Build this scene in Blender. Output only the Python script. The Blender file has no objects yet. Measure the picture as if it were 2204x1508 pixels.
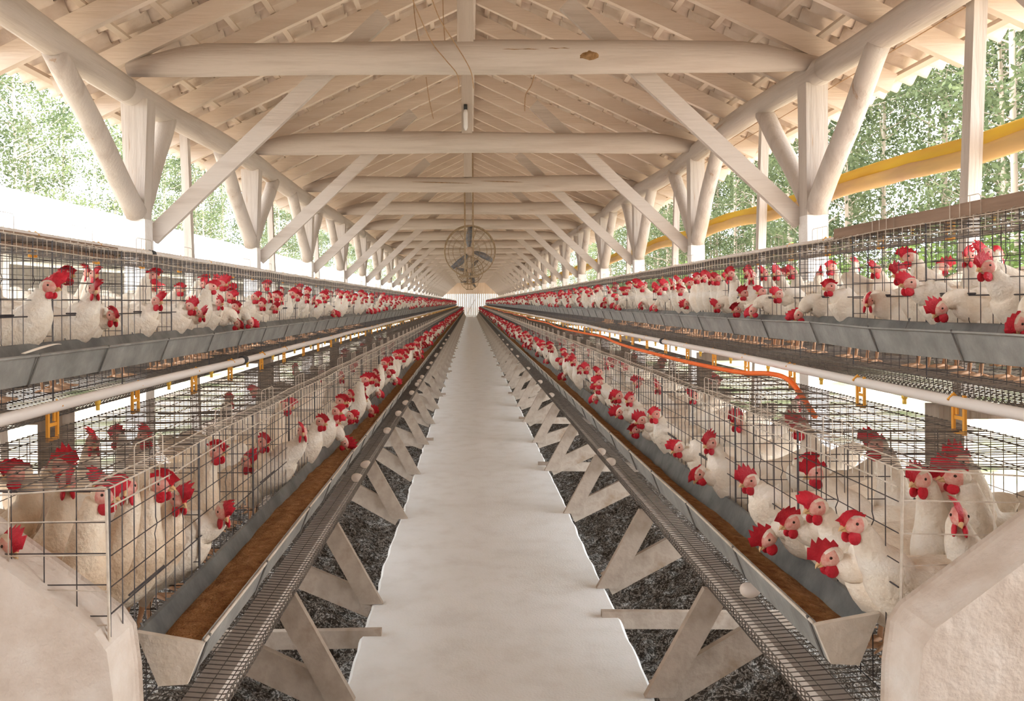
import bpy, math, random
from mathutils import Vector, Matrix, noise as mnoise

random.seed(7)
R = random.random
def U(a, b): return a + (b - a) * R()

# ------------------------------------------------------------------ camera, world, sun, exposure
SC = bpy.context.scene
COL = SC.collection
EYE = 1.30
FPX = 1700.0
cd = bpy.data.cameras.new('camera')
cam = bpy.data.objects.new('camera', cd)
COL.objects.link(cam)
cd.sensor_fit = 'HORIZONTAL'
cd.sensor_width = 36.0
cd.lens = FPX / 2204.0 * 36.0
cd.shift_x = (1102 - 1012) / 2204.0
cd.shift_y = -(754 - 651) / 2204.0
cd.clip_start = 0.05
cd.clip_end = 400
cam.matrix_world = Matrix.Translation((0, 0, EYE)) @ Matrix.Rotation(math.radians(90), 4, 'X') @ Matrix.Rotation(math.radians(-0.35), 4, 'Z')
SC.camera = cam

w = bpy.data.worlds.new('sky')
SC.world = w
w.use_nodes = True
nt = w.node_tree
bg = nt.nodes['Background']
tc = nt.nodes.new('ShaderNodeTexCoord')
nz = nt.nodes.new('ShaderNodeTexNoise')
nz.inputs['Scale'].default_value = 2.2
nz.inputs['Detail'].default_value = 4
rp = nt.nodes.new('ShaderNodeValToRGB')
rp.color_ramp.elements[0].position = 0.38
rp.color_ramp.elements[0].color = (0.74, 0.90, 1.0, 1)
rp.color_ramp.elements[1].position = 0.60
rp.color_ramp.elements[1].color = (1.0, 1.0, 1.0, 1)
nt.links.new(tc.outputs['Generated'], nz.inputs['Vector'])
nt.links.new(nz.outputs['Fac'], rp.inputs['Fac'])
nt.links.new(rp.outputs['Color'], bg.inputs['Color'])
bg.inputs['Strength'].default_value = 3.5

sd = bpy.data.lights.new('sun', 'SUN')
sd.energy = 3.3
sd.angle = math.radians(1.5)
sd.color = (1.0, 0.95, 0.93)
sun = bpy.data.objects.new('sun', sd)
COL.objects.link(sun)
sun.rotation_euler = (math.radians(16), math.radians(10), 0)

SC.view_settings.view_transform = 'Standard'
SC.view_settings.look = 'None'
SC.view_settings.gamma = 1.0
SC.view_settings.use_curve_mapping = False
SC.view_settings.exposure = 1.38
try:
    SC.cycles.max_bounces = 8
    SC.cycles.diffuse_bounces = 5
    SC.cycles.transparent_max_bounces = 8
except Exception:
    pass

# ------------------------------------------------------------------ materials
def mat(name, c1, c2=None, rough=0.8, scale=6.0, axis=None, bump=0.0, bscale=40.0, metal=0.0, c3=None, p3=0.72, lo=0.35, hi=0.65,
        transl=0.0, rnd=0.0, spec=0.3, stretch=0.08, detail=5.0):
    m = bpy.data.materials.new(name)
    m.use_nodes = True
    t = m.node_tree
    b = t.nodes['Principled BSDF']
    b.inputs['Roughness'].default_value = rough
    b.inputs['Metallic'].default_value = metal
    b.inputs['Specular IOR Level'].default_value = spec
    co = t.nodes.new('ShaderNodeTexCoord')
    mp = t.nodes.new('ShaderNodeMapping')
    t.links.new(co.outputs['Object'], mp.inputs['Vector'])
    if axis is not None:
        s = [1.0, 1.0, 1.0]
        s[axis] = stretch
        mp.inputs['Scale'].default_value = s
    n = t.nodes.new('ShaderNodeTexNoise')
    n.inputs['Scale'].default_value = scale
    n.inputs['Detail'].default_value = detail
    n.inputs['Roughness'].default_value = 0.6
    t.links.new(mp.outputs['Vector'], n.inputs['Vector'])
    r = t.nodes.new('ShaderNodeValToRGB')
    e = r.color_ramp.elements
    e[0].position = lo
    e[0].color = (*c1, 1)
    e[1].position = hi
    e[1].color = (*(c2 or c1), 1)
    if c3:
        q = e.new(p3)
        q.color = (*c3, 1)
    t.links.new(n.outputs['Fac'], r.inputs['Fac'])
    col = r.outputs['Color']
    if rnd > 0:
        oi = t.nodes.new('ShaderNodeObjectInfo')
        hv = t.nodes.new('ShaderNodeHueSaturation')
        mr = t.nodes.new('ShaderNodeMapRange')
        mr.inputs['To Min'].default_value = 1.0 - rnd
        mr.inputs['To Max'].default_value = 1.0 + rnd * 0.3
        t.links.new(oi.outputs['Random'], mr.inputs['Value'])
        t.links.new(mr.outputs['Result'], hv.inputs['Value'])
        t.links.new(col, hv.inputs['Color'])
        col = hv.outputs['Color']
    t.links.new(col, b.inputs['Base Color'])
    if bump > 0:
        n2 = t.nodes.new('ShaderNodeTexNoise')
        n2.inputs['Scale'].default_value = bscale
        n2.inputs['Detail'].default_value = 3
        t.links.new(mp.outputs['Vector'], n2.inputs['Vector'])
        bp = t.nodes.new('ShaderNodeBump')
        bp.inputs['Strength'].default_value = bump
        bp.inputs['Distance'].default_value = 0.02
        t.links.new(n2.outputs['Fac'], bp.inputs['Height'])
        t.links.new(bp.outputs['Normal'], b.inputs['Normal'])
    if transl > 0:
        tr = t.nodes.new('ShaderNodeBsdfTranslucent')
        t.links.new(col, tr.inputs['Color'])
        mx = t.nodes.new('ShaderNodeMixShader')
        mx.inputs['Fac'].default_value = transl
        out = t.nodes['Material Output']
        t.links.new(b.outputs['BSDF'], mx.inputs[1])
        t.links.new(tr.outputs['BSDF'], mx.inputs[2])
        t.links.new(mx.outputs['Shader'], out.inputs['Surface'])
    return m

LA, LB, LD = (0.485, 0.412, 0.358), (0.575, 0.505, 0.45), (0.40, 0.28, 0.20)
M = {}
for i, ax in enumerate('xyz'):
    M['lime_' + ax] = mat('limewashed_wood_' + ax, LA, LB, 0.9, 7, i, 0.25, 60, lo=0.36, hi=0.5)
    nt_ = M['lime_' + ax].node_tree
    e_ = [n for n in nt_.nodes if n.type == 'VALTORGB'][0].color_ramp.elements
    q_ = e_.new(0.30); q_.color = (*LD, 1)
    q_ = e_.new(0.335); q_.color = (*LA, 1)
M['tile'] = mat('limewashed_clay_tile', (0.68, 0.56, 0.465), (0.78, 0.68, 0.60), 0.9, 4, None, 0.2, 30)
M['rafter'] = mat('limewashed_rafter', (0.66, 0.545, 0.45), (0.745, 0.64, 0.555), 0.9, 7, 0, 0.25, 60)
M['batten'] = mat('limewashed_batten', (0.64, 0.52, 0.42), (0.74, 0.64, 0.55), 0.9, 9, 1)
M['concrete_white'] = mat('whitewashed_concrete', (0.74, 0.68, 0.64), (0.83, 0.79, 0.76), 0.9, 8, None, 0.2, 50)
M['concrete_pink'] = mat('limewashed_concrete', (0.50, 0.40, 0.325), (0.63, 0.535, 0.46), 0.95, 7, None, 0.3, 45, c3=(0.70, 0.63, 0.57), lo=0.30, hi=0.52, detail=9)
M['walk'] = mat('limewashed_floor', (0.81, 0.795, 0.785), (0.88, 0.88, 0.88), 0.95, 6.0, None, 0.12, 110, c3=(0.91, 0.91, 0.92), spec=0.1, lo=0.28, hi=0.5, detail=9)
M['wall'] = mat('white_plank_wall', (0.82, 0.80, 0.78), (0.88, 0.87, 0.86), 0.9, 4, 2, transl=0.10)
M['gable'] = mat('gable_board', (0.66, 0.50, 0.37), (0.76, 0.62, 0.50), 0.9, 6, 2)
M['stand'] = mat('grey_painted_board', (0.31, 0.24, 0.185), (0.47, 0.39, 0.325), 0.9, 6, None, 0.2, 40, c3=(0.34, 0.25, 0.18), lo=0.3, hi=0.55, p3=0.70)
M['dark_wood'] = mat('weathered_wood', (0.20, 0.125, 0.085), (0.36, 0.24, 0.17), 0.9, 9, 1, 0.3, 50)
M['post_wood'] = mat('weathered_post_wood', (0.22, 0.17, 0.13), (0.38, 0.30, 0.24), 0.9, 9, 2, 0.3, 50)
M['wire'] = mat('galvanised_wire', (0.10, 0.085, 0.075), (0.20, 0.165, 0.14), 0.6, 30, None, 0, metal=0.25)
M['wire_dark'] = mat('dark_cage_wire', (0.045, 0.042, 0.05), (0.10, 0.085, 0.08), 0.5, 30, None, 0, metal=0.3)  # front and partition wire, darkness of backlighting put into the colour
M['wire_lime'] = mat('limed_wire', (0.50, 0.42, 0.34), (0.66, 0.57, 0.48), 0.8, 40, None, 0)
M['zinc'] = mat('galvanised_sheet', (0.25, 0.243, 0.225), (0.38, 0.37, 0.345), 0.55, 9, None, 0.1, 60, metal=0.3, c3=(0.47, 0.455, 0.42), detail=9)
M['zinc_in'] = mat('worn_trough_steel', (0.115, 0.115, 0.110), (0.22, 0.218, 0.205), 0.5, 9, None, 0.05, 60, metal=0.4)  # inner faces of the gutter, darker than the outside
M['zinc_lime'] = mat('limed_trough_end', (0.55, 0.47, 0.38), (0.68, 0.60, 0.52), 0.8, 12, None, 0.2, 60)
M['strap'] = mat('trough_hanger_wire', (0.10, 0.09, 0.085), (0.20, 0.18, 0.16), 0.6, 20)
M['feed'] = mat('chicken_feed', (0.22, 0.085, 0.025), (0.40, 0.19, 0.07), 0.95, 35, None, 0.9, 160, c3=(0.50, 0.27, 0.12), lo=0.30, hi=0.58)
M['pipe'] = mat('white_water_pipe', (0.70, 0.62, 0.56), (0.80, 0.74, 0.70), 0.5, 6, 1)
M['clip'] = mat('orange_plastic_clip', (0.72, 0.30, 0.035), (0.80, 0.40, 0.07), 0.5, 12)
M['nipple'] = mat('yellow_drinker_cup', (0.75, 0.45, 0.05), (0.82, 0.52, 0.10), 0.5, 12)
M['black'] = mat('black_rubber', (0.03, 0.03, 0.035), (0.06, 0.06, 0.06), 0.6, 12)
M['hose'] = mat('orange_hose', (0.92, 0.13, 0.015), (0.95, 0.19, 0.03), 0.45, 10)
M['tarp'] = mat('yellow_tarpaulin', (0.70, 0.43, 0.07), (0.80, 0.57, 0.05), 0.6, 3.5, 1, 0.25, 12, c3=(0.84, 0.63, 0.06), stretch=0.2, transl=0.2)
M['tarp_dirty'] = mat('dusty_yellow_tarpaulin', (0.52, 0.33, 0.17), (0.72, 0.47, 0.16), 0.7, 4.0, 1, 0.25, 12, c3=(0.84, 0.58, 0.09), stretch=0.2)
M['fan'] = mat('rusty_fan_steel', (0.24, 0.16, 0.09), (0.40, 0.29, 0.18), 0.7, 25)
M['blade'] = mat('fan_blade_metal', (0.13, 0.125, 0.135), (0.26, 0.245, 0.24), 0.6, 15)
M['hub'] = mat('dusty_fan_hub', (0.55, 0.40, 0.28), (0.66, 0.52, 0.40), 0.8, 15)
M['rope'] = mat('jute_cord', (0.36, 0.22, 0.12), (0.48, 0.32, 0.20), 0.95, 60)
M['knot'] = mat('exposed_timber_knot', (0.16, 0.085, 0.03), (0.40, 0.24, 0.12), 0.95, 22, None, 0.6, 60)
M['lamp'] = mat('white_lamp_glass', (0.80, 0.80, 0.82), (0.86, 0.86, 0.88), 0.3, 5)
M['feather'] = mat('white_hen_feathers', (0.70, 0.545, 0.40), (0.86, 0.755, 0.63), 0.95, 9, None, 0.35, 85, rnd=0.16, lo=0.25, hi=0.50, c3=(0.90, 0.82, 0.725), p3=0.62, spec=0.1)
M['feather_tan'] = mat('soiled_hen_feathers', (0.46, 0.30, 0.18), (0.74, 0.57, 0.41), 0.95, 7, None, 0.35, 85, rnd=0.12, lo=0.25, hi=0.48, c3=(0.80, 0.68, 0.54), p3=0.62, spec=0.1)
M['skin'] = mat('hen_face_skin', (0.70, 0.24, 0.20), (0.80, 0.50, 0.41), 0.7, 60, None, 0.2, 150)
M['comb'] = mat('red_hen_comb', (0.56, 0.012, 0.030), (0.72, 0.026, 0.048), 0.55, 40, None, 0.3, 160, rnd=0.22, spec=0.35)
M['beak'] = mat('hen_beak', (0.62, 0.37, 0.16), (0.72, 0.50, 0.28), 0.5, 40)
M['eye'] = mat('hen_eye', (0.025, 0.015, 0.012), (0.05, 0.02, 0.012), 0.2, 10)
M['foot'] = mat('hen_foot_skin', (0.60, 0.34, 0.20), (0.72, 0.47, 0.31), 0.7, 40)
M['egg'] = mat('egg_shell', (0.80, 0.66, 0.56), (0.85, 0.73, 0.64), 0.6, 20)
M['plume'] = mat('loose_white_feather', (0.76, 0.64, 0.52), (0.84, 0.76, 0.67), 0.9, 30)
def manure_mat():
    m = bpy.data.materials.new('dry_manure')
    m.use_nodes = True
    t = m.node_tree
    b = t.nodes['Principled BSDF']
    b.inputs['Roughness'].default_value = 1.0
    b.inputs['Specular IOR Level'].default_value = 0.05
    co = t.nodes.new('ShaderNodeTexCoord')
    wn = t.nodes.new('ShaderNodeTexNoise'); wn.inputs['Scale'].default_value = 30.0; wn.inputs['Detail'].default_value = 4
    vo = t.nodes.new('ShaderNodeTexVoronoi'); vo.inputs['Scale'].default_value = 58.0
    mv = t.nodes.new('ShaderNodeMixRGB'); mv.inputs['Fac'].default_value = 0.12
    n1 = t.nodes.new('ShaderNodeTexNoise'); n1.inputs['Scale'].default_value = 16.0; n1.inputs['Detail'].default_value = 6
    for n in (wn, n1): t.links.new(co.outputs['Object'], n.inputs['Vector'])
    t.links.new(co.outputs['Object'], mv.inputs[1]); t.links.new(wn.outputs['Color'], mv.inputs[2])
    t.links.new(mv.outputs['Color'], vo.inputs['Vector'])
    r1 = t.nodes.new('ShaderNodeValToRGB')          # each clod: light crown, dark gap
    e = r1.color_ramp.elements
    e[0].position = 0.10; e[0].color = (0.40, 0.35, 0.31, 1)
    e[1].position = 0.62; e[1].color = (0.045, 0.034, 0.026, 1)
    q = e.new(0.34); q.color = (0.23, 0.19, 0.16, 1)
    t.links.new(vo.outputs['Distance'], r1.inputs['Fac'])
    r2 = t.nodes.new('ShaderNodeValToRGB')          # white droppings in patches
    r2.color_ramp.elements[0].position = 0.49; r2.color_ramp.elements[0].color = (0, 0, 0, 1)
    r2.color_ramp.elements[1].position = 0.62; r2.color_ramp.elements[1].color = (0.8, 0.8, 0.8, 1)
    t.links.new(n1.outputs['Fac'], r2.inputs['Fac'])
    mx = t.nodes.new('ShaderNodeMixRGB')
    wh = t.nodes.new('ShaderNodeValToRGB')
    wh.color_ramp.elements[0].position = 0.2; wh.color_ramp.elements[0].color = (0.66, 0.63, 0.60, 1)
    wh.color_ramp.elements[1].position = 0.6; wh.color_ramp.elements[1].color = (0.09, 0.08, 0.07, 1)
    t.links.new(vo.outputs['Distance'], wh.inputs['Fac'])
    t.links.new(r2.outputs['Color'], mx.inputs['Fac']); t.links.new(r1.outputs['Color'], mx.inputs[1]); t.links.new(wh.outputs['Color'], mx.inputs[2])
    t.links.new(mx.outputs['Color'], b.inputs['Base Color'])
    iv = t.nodes.new('ShaderNodeMath'); iv.operation = 'MULTIPLY'; iv.inputs[1].default_value = -1.0
    t.links.new(vo.outputs['Distance'], iv.inputs[0])
    bp = t.nodes.new('ShaderNodeBump'); bp.inputs['Strength'].default_value = 0.8; bp.inputs['Distance'].default_value = 0.02
    t.links.new(iv.outputs['Value'], bp.inputs['Height']); t.links.new(bp.outputs['Normal'], b.inputs['Normal'])
    return m
M['manure'] = manure_mat()
M['soil'] = mat('sandy_ground', (0.42, 0.29, 0.215), (0.54, 0.42, 0.35), 0.95, 0.5, None, 0.3, 8)
M['lawn'] = mat('grass_ground', (0.13, 0.155, 0.065), (0.23, 0.25, 0.12), 0.95, 0.9, None, 0.4, 12, c3=(0.62, 0.49, 0.40), p3=0.62)
M['roof_white'] = mat('white_cement_roofing', (0.84, 0.83, 0.82), (0.88, 0.88, 0.88), 0.9, 3)
M['bark'] = mat('eucalyptus_bark', (0.34, 0.26, 0.20), (0.56, 0.47, 0.38), 0.95, 5, 2)
M['leaf'] = mat('eucalyptus_leaves', (0.05, 0.075, 0.033), (0.23, 0.265, 0.125), 0.7, 1.2, None, transl=0.45, rnd=0.45)
M['leaf2'] = mat('bush_leaves', (0.07, 0.12, 0.03), (0.22, 0.28, 0.08), 0.7, 1.6, None, transl=0.45, rnd=0.2)

# ------------------------------------------------------------------ mesh building
class MB:
    def __init__(self):
        self.v, self.f, self.m = [], [], []
    def add(self, vs, fs, mi=0):
        o = len(self.v)
        self.v.extend(vs)
        for f in fs:
            self.f.append(tuple(i + o for i in f))
            self.m.append(mi)
        return self
    def merge(self, other, mi=None, mx=None):
        o = len(self.v)
        self.v.extend([tuple(mx @ Vector(p)) for p in other.v] if mx is not None else other.v)
        self.f.extend(tuple(i + o for i in f) for f in other.f)
        self.m.extend(other.m if mi is None else [mi] * len(other.f))
        return self
    def box(self, c, s, mi=0):
        x, y, z = c
        a, b, d = s[0] / 2, s[1] / 2, s[2] / 2
        vs = [(x + i * a, y + j * b, z + k * d) for i in (-1, 1) for j in (-1, 1) for k in (-1, 1)]
        return self.add(vs, [(0, 1, 3, 2), (4, 6, 7, 5), (0, 4, 5, 1), (2, 3, 7, 6), (0, 2, 6, 4), (1, 5, 7, 3)], mi)
    def prism(self, pts, axis, a, b, mi=0):
        """Closed polygon pts (2D) in the plane normal to axis, pulled from a to b."""
        def P(p, t):
            return {0: (t, p[0], p[1]), 1: (p[0], t, p[1]), 2: (p[0], p[1], t)}[axis]
        n = len(pts)
        vs = [P(p, a) for p in pts] + [P(p, b) for p in pts]
        fs = [tuple(range(n)), tuple(range(2 * n - 1, n - 1, -1))]
        fs += [(i, (i + 1) % n, n + (i + 1) % n, n + i) for i in range(n)]
        return self.add(vs, fs, mi)
    def board(self, p0, p1, wdt, thk, nrm, mi=0):
        """Board from p0 to p1; nrm = direction of the thickness."""
        p0, p1, nrm = Vector(p0), Vector(p1), Vector(nrm).normalized()
        t = (p1 - p0).normalized()
        s = t.cross(nrm).normalized() * wdt / 2
        n = nrm * thk / 2
        vs = [tuple(p + i * s + j * n) for p in (p0, p1) for i, j in ((-1, -1), (1, -1), (1, 1), (-1, 1))]
        return self.add(vs, [(3, 2, 1, 0), (4, 5, 6, 7), (0, 1, 5, 4), (1, 2, 6, 5), (2, 3, 7, 6), (3, 0, 4, 7)], mi)
    def tube(self, pts, rad, n=8, cap=True, mi=0, wob=0.0):
        pts = [Vector(p) for p in pts]
        k = len(pts)
        rad = rad if isinstance(rad, (list, tuple)) else [rad] * k
        up = None
        vs, fs = [], []
        for i, p in enumerate(pts):
            t = (pts[min(i + 1, k - 1)] - pts[max(i - 1, 0)]).normalized()
            if up is None:
                up = Vector((0, 0, 1)) if abs(t.z) < 0.9 else Vector((1, 0, 0))
            up = (up - t * up.dot(t)).normalized()
            s = t.cross(up)
            for j in range(n):
                a = 2 * math.pi * j / n
                r = rad[i]
                if wob:
                    r *= 1 + wob * mnoise.noise(Vector((p.x * 1.3 + math.cos(a), p.y * 1.3 + math.sin(a), p.z * 1.3)))
                vs.append(tuple(p + (math.cos(a) * s + math.sin(a) * up) * r))
        for i in range(k - 1):
            for j in range(n):
                j2 = (j + 1) % n
                fs.append((i * n + j, i * n + j2, (i + 1) * n + j2, (i + 1) * n + j))
        if cap:
            fs.append(tuple(range(n - 1, -1, -1)))
            fs.append(tuple(range((k - 1) * n, k * n)))
        return self.add(vs, fs, mi)
    def wire(self, pts, r, mi=0):
        return self.tube(pts, r, 3, False, mi)
    def ball(self, c, r, n=10, k=7, mi=0, fn=None):
        """Ellipsoid; fn(x, y, z of unit sphere) -> material index."""
        vs, fs = [], []
        for i in range(1, k):
            ph = math.pi * i / k
            for j in range(n):
                a = 2 * math.pi * j / n
                vs.append((math.cos(ph), math.sin(ph) * math.cos(a), math.sin(ph) * math.sin(a)))
        vs += [(1, 0, 0), (-1, 0, 0)]
        T, B = len(vs) - 2, len(vs) - 1
        for i in range(k - 2):
            for j in range(n):
                j2 = (j + 1) % n
                fs.append((i * n + j, (i + 1) * n + j, (i + 1) * n + j2, i * n + j2))
        for j in range(n):
            fs.append((T, j, (j + 1) % n))
            fs.append((B, (k - 2) * n + (j + 1) % n, (k - 2) * n + j))
        o = len(self.v)
        self.v.extend((c[0] + x * r[0], c[1] + y * r[1], c[2] + z * r[2]) for x, y, z in vs)
        for f in fs:
            self.f.append(tuple(i + o for i in f))
            if fn:
                q = [sum(vs[i][t] for i in f) / len(f) for t in range(3)]
                self.m.append(fn(*q))
            else:
                self.m.append(mi)
        return self
    def xform(self, mx):
        self.v = [tuple(mx @ Vector(p)) for p in self.v]
        return self
    def mesh(self, name, mats, smooth=False):
        me = bpy.data.meshes.new(name)
        me.from_pydata(self.v, [], self.f)
        for m in mats:
            me.materials.append(M[m] if isinstance(m, str) else m)
        if len(mats) > 1:
            me.polygons.foreach_set('material_index', self.m)
        if smooth:
            me.polygons.foreach_set('use_smooth', [True] * len(self.f))
        me.update()
        return me
    def build(self, name, mats, parent=None, smooth=False, loc=(0, 0, 0), rz=0.0):
        mats = [mats] if isinstance(mats, str) else mats
        return link(name, self.mesh(name, mats, smooth), parent, loc, rz)

def link(name, me, parent=None, loc=(0, 0, 0), rz=0.0):
    o = bpy.data.objects.new(name, me)
    COL.objects.link(o)
    o.location = loc
    o.rotation_euler = (0, 0, rz)
    if parent is not None:
        o.parent = parent
    return o

def tag(o, label=None, cat=None, group=None, kind=None):
    if label: o['label'] = label
    if cat: o['category'] = cat
    if group: o['group'] = group
    if kind: o['kind'] = kind
    return o

def empty(name, loc=(0, 0, 0), label=None, cat=None, group=None, kind=None, rz=0.0):
    o = bpy.data.objects.new(name, None)
    COL.objects.link(o)
    o.location = loc
    o.rotation_euler = (0, 0, rz)
    o.empty_display_size = 0.1
    return tag(o, label, cat, group, kind)

ONES = 'zero first second third fourth fifth sixth seventh eighth ninth tenth eleventh twelfth thirteenth fourteenth fifteenth sixteenth seventeenth eighteenth nineteenth'.split()
CARD = 'zero one two three four five six seven eight nine'.split()
TENS = ['', '', 'twent', 'thirt', 'fort', 'fift', 'sixt', 'sevent', 'eight', 'ninet']
def nth(n):
    if n < 20: return ONES[n]
    if n >= 100: return 'hundred-and-' + (nth(n - 100) if n > 100 else 'zeroth')
    return TENS[n // 10] + 'ieth' if n % 10 == 0 else TENS[n // 10] + 'y-' + ONES[n % 10]

SIDE = {1: 'yellow curtain side', -1: 'white roof side'}
XP = 0.05          # middle of the shed
XC = 0.09          # middle of the cage rows and walk
Y0, Y1 = -1.8, 74.7

# ------------------------------------------------------------------ ground, walk, pits, end wall
b = MB()
b.add([(-90, -30, -0.36), (90, -30, -0.36), (90, 300, -0.36), (-90, 300, -0.36)], [(0, 1, 2, 3)])
tag(b.build('ground', 'soil'), 'bright sandy ground outside around the open shed', 'ground', kind='structure')
for s in (1, -1):
    b = MB()
    xs = [4.2, 9, 20, 60] if s > 0 else [-3.7, -9, -20, -60]
    ys = [-20 + 10 * i for i in range(17)]
    for y in ys:
        for k, x in enumerate(xs):
            b.v.append((x + (0.5 * mnoise.noise(Vector((y * 0.3, s, 0))) if k == 0 else 0), y, -0.35))
    for i in range(len(ys) - 1):
        for k in range(len(xs) - 1):
            f = (i * 4 + k, i * 4 + k + 1, i * 4 + k + 5, i * 4 + k + 4)
            b.f.append(f if s > 0 else f[::-1]); b.m.append(0)
    tag(b.build('lawn', 'lawn'), 'patchy green grass on the %s of the shed' % SIDE[s], 'lawn', kind='structure')

b = MB()
n = 640
XL, XR = -0.4355, 0.606
for i in range(n + 1):
    y = Y0 + (Y1 - Y0) * (i / n) ** 1.35
    jl = 0.012 * mnoise.noise(Vector((y * 6, 0, 0))) + 0.012 * mnoise.noise(Vector((y * 1.1, 4, 0)))
    jr = 0.012 * mnoise.noise(Vector((y * 6, 9, 0))) + 0.012 * mnoise.noise(Vector((y * 1.1, 14, 0)))
    zt = 0.004 * mnoise.noise(Vector((y * 2, 30, 0)))
    b.v += [(XL + jl + 0.02, y, -0.45), (XL + jl, y, -0.012), (XL + jl + 0.012, y, zt), (0.09, y, zt + 0.004), (XR + jr - 0.012, y, zt), (XR + jr, y, -0.012), (XR + jr - 0.02, y, -0.45)]
for i in range(n):
    for k in range(6):
        b.f.append((i * 7 + k, i * 7 + k + 1, i * 7 + k + 8, i * 7 + k + 7)); b.m.append(0)
b.f.append((6, 5, 4, 3, 2, 1, 0)); b.m.append(0)
tag(b.build('floor', 'walk', smooth=False), 'long limewashed concrete walkway running down the middle aisle', 'walkway', kind='structure')

for s in (-1, 1):
    b = MB()
    ysteps = []
    y = 0.4
    while y < Y1 - 0.1:
        ysteps.append(y)
        y += 0.018 if y < 5.0 else 0.04 if y < 9 else 0.16 if y < 20 else 0.6
    x0, x1 = (XR - 0.03, 2.62) if s > 0 else (XL + 0.03, -2.52)
    nx = 90
    for y in ysteps:
        for k in range(nx + 1):
            u = (k / nx) ** 1.25
            x = x0 + (x1 - x0) * u
            d = abs(x - XC)
            mound = 0.20 * math.exp(-((d - 1.15) / 0.32) ** 2) + 0.06 * math.exp(-((d - 1.75) / 0.3) ** 2)
            p = Vector((x, y, s * 3.0))
            z = -0.30 + mound + 0.055 * mnoise.fractal(p * 3.0, 0.8, 2.0, 3) + 0.035 * mnoise.noise(p * 9) + 0.018 * mnoise.noise(p * 22)
            b.v.append((x, y, z))
    W_ = nx + 1
    for i in range(len(ysteps) - 1):
        for k in range(nx):
            f = (i * W_ + k, i * W_ + k + 1, i * W_ + W_ + k + 1, i * W_ + W_ + k)
            b.f.append(f if s > 0 else f[::-1]); b.m.append(0)
    tag(b.build('manure', 'manure', smooth=True), 'dark crusted manure with white droppings under cages, %s' % SIDE[s], 'manure', kind='stuff')

b = MB()
wx = -2.62
i = 0
while wx < 2.7:
    b.box((wx + 0.098, Y1 + 0.02 + (i % 2) * 0.006, 0.90), (0.19, 0.03, 2.5))
    wx += 0.20
    i += 1
o = tag(b.build('wall_back', 'wall'), 'white vertical plank wall closing the far end of the shed', 'wall', kind='structure')
g = MB()
g.prism([(-2.75, 2.12), (2.85, 2.12), (2.85, 3.1), (0.05, 4.45), (-2.75, 3.1)], 1, Y1 - 0.03, Y1 + 0.04)
g.build('gable', 'gable', o)
g = MB(); g.board((-0.35, Y1 - 0.02, 0.15), (0.45, Y1 - 0.02, 1.6), 0.05, 0.03, (0, 1, 0)); g.build('brace', 'lime_z', o)
g = MB(); g.box((XC, Y1 - 0.03, 0.06), (2.6, 0.06, 0.12)); g.build('sill', 'wall', o)

b = MB()  # plank wall added out of view, keeps light off the near cages
wx = -2.62
i = 0
while wx < 2.7:
    b.box((wx + 0.098, Y0 - 0.02 - (i % 2) * 0.006, 1.9), (0.19, 0.03, 4.6))
    wx += 0.20
    i += 1
tag(b.build('wall_front', 'lime_z'), 'white vertical plank wall closing the near end behind the camera', 'wall', kind='structure')

for s, nm in ((-1, 'left'), (1, 'right')):  # boards added out of view, dim the light on the end supports
    b = MB()
    for i in range(8):
        b.box((0.004 * (i % 2), Y0 + 0.098 + 0.2 * i, 1.28), (0.03, 0.19, 3.2))
    tag(b.build('wall_' + nm, 'lime_z', loc=(XP + s * 2.86, 0, 0)), 'boarded side wall of the first bay beside the camera, %s' % SIDE[s], 'wall', kind='structure')

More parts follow.
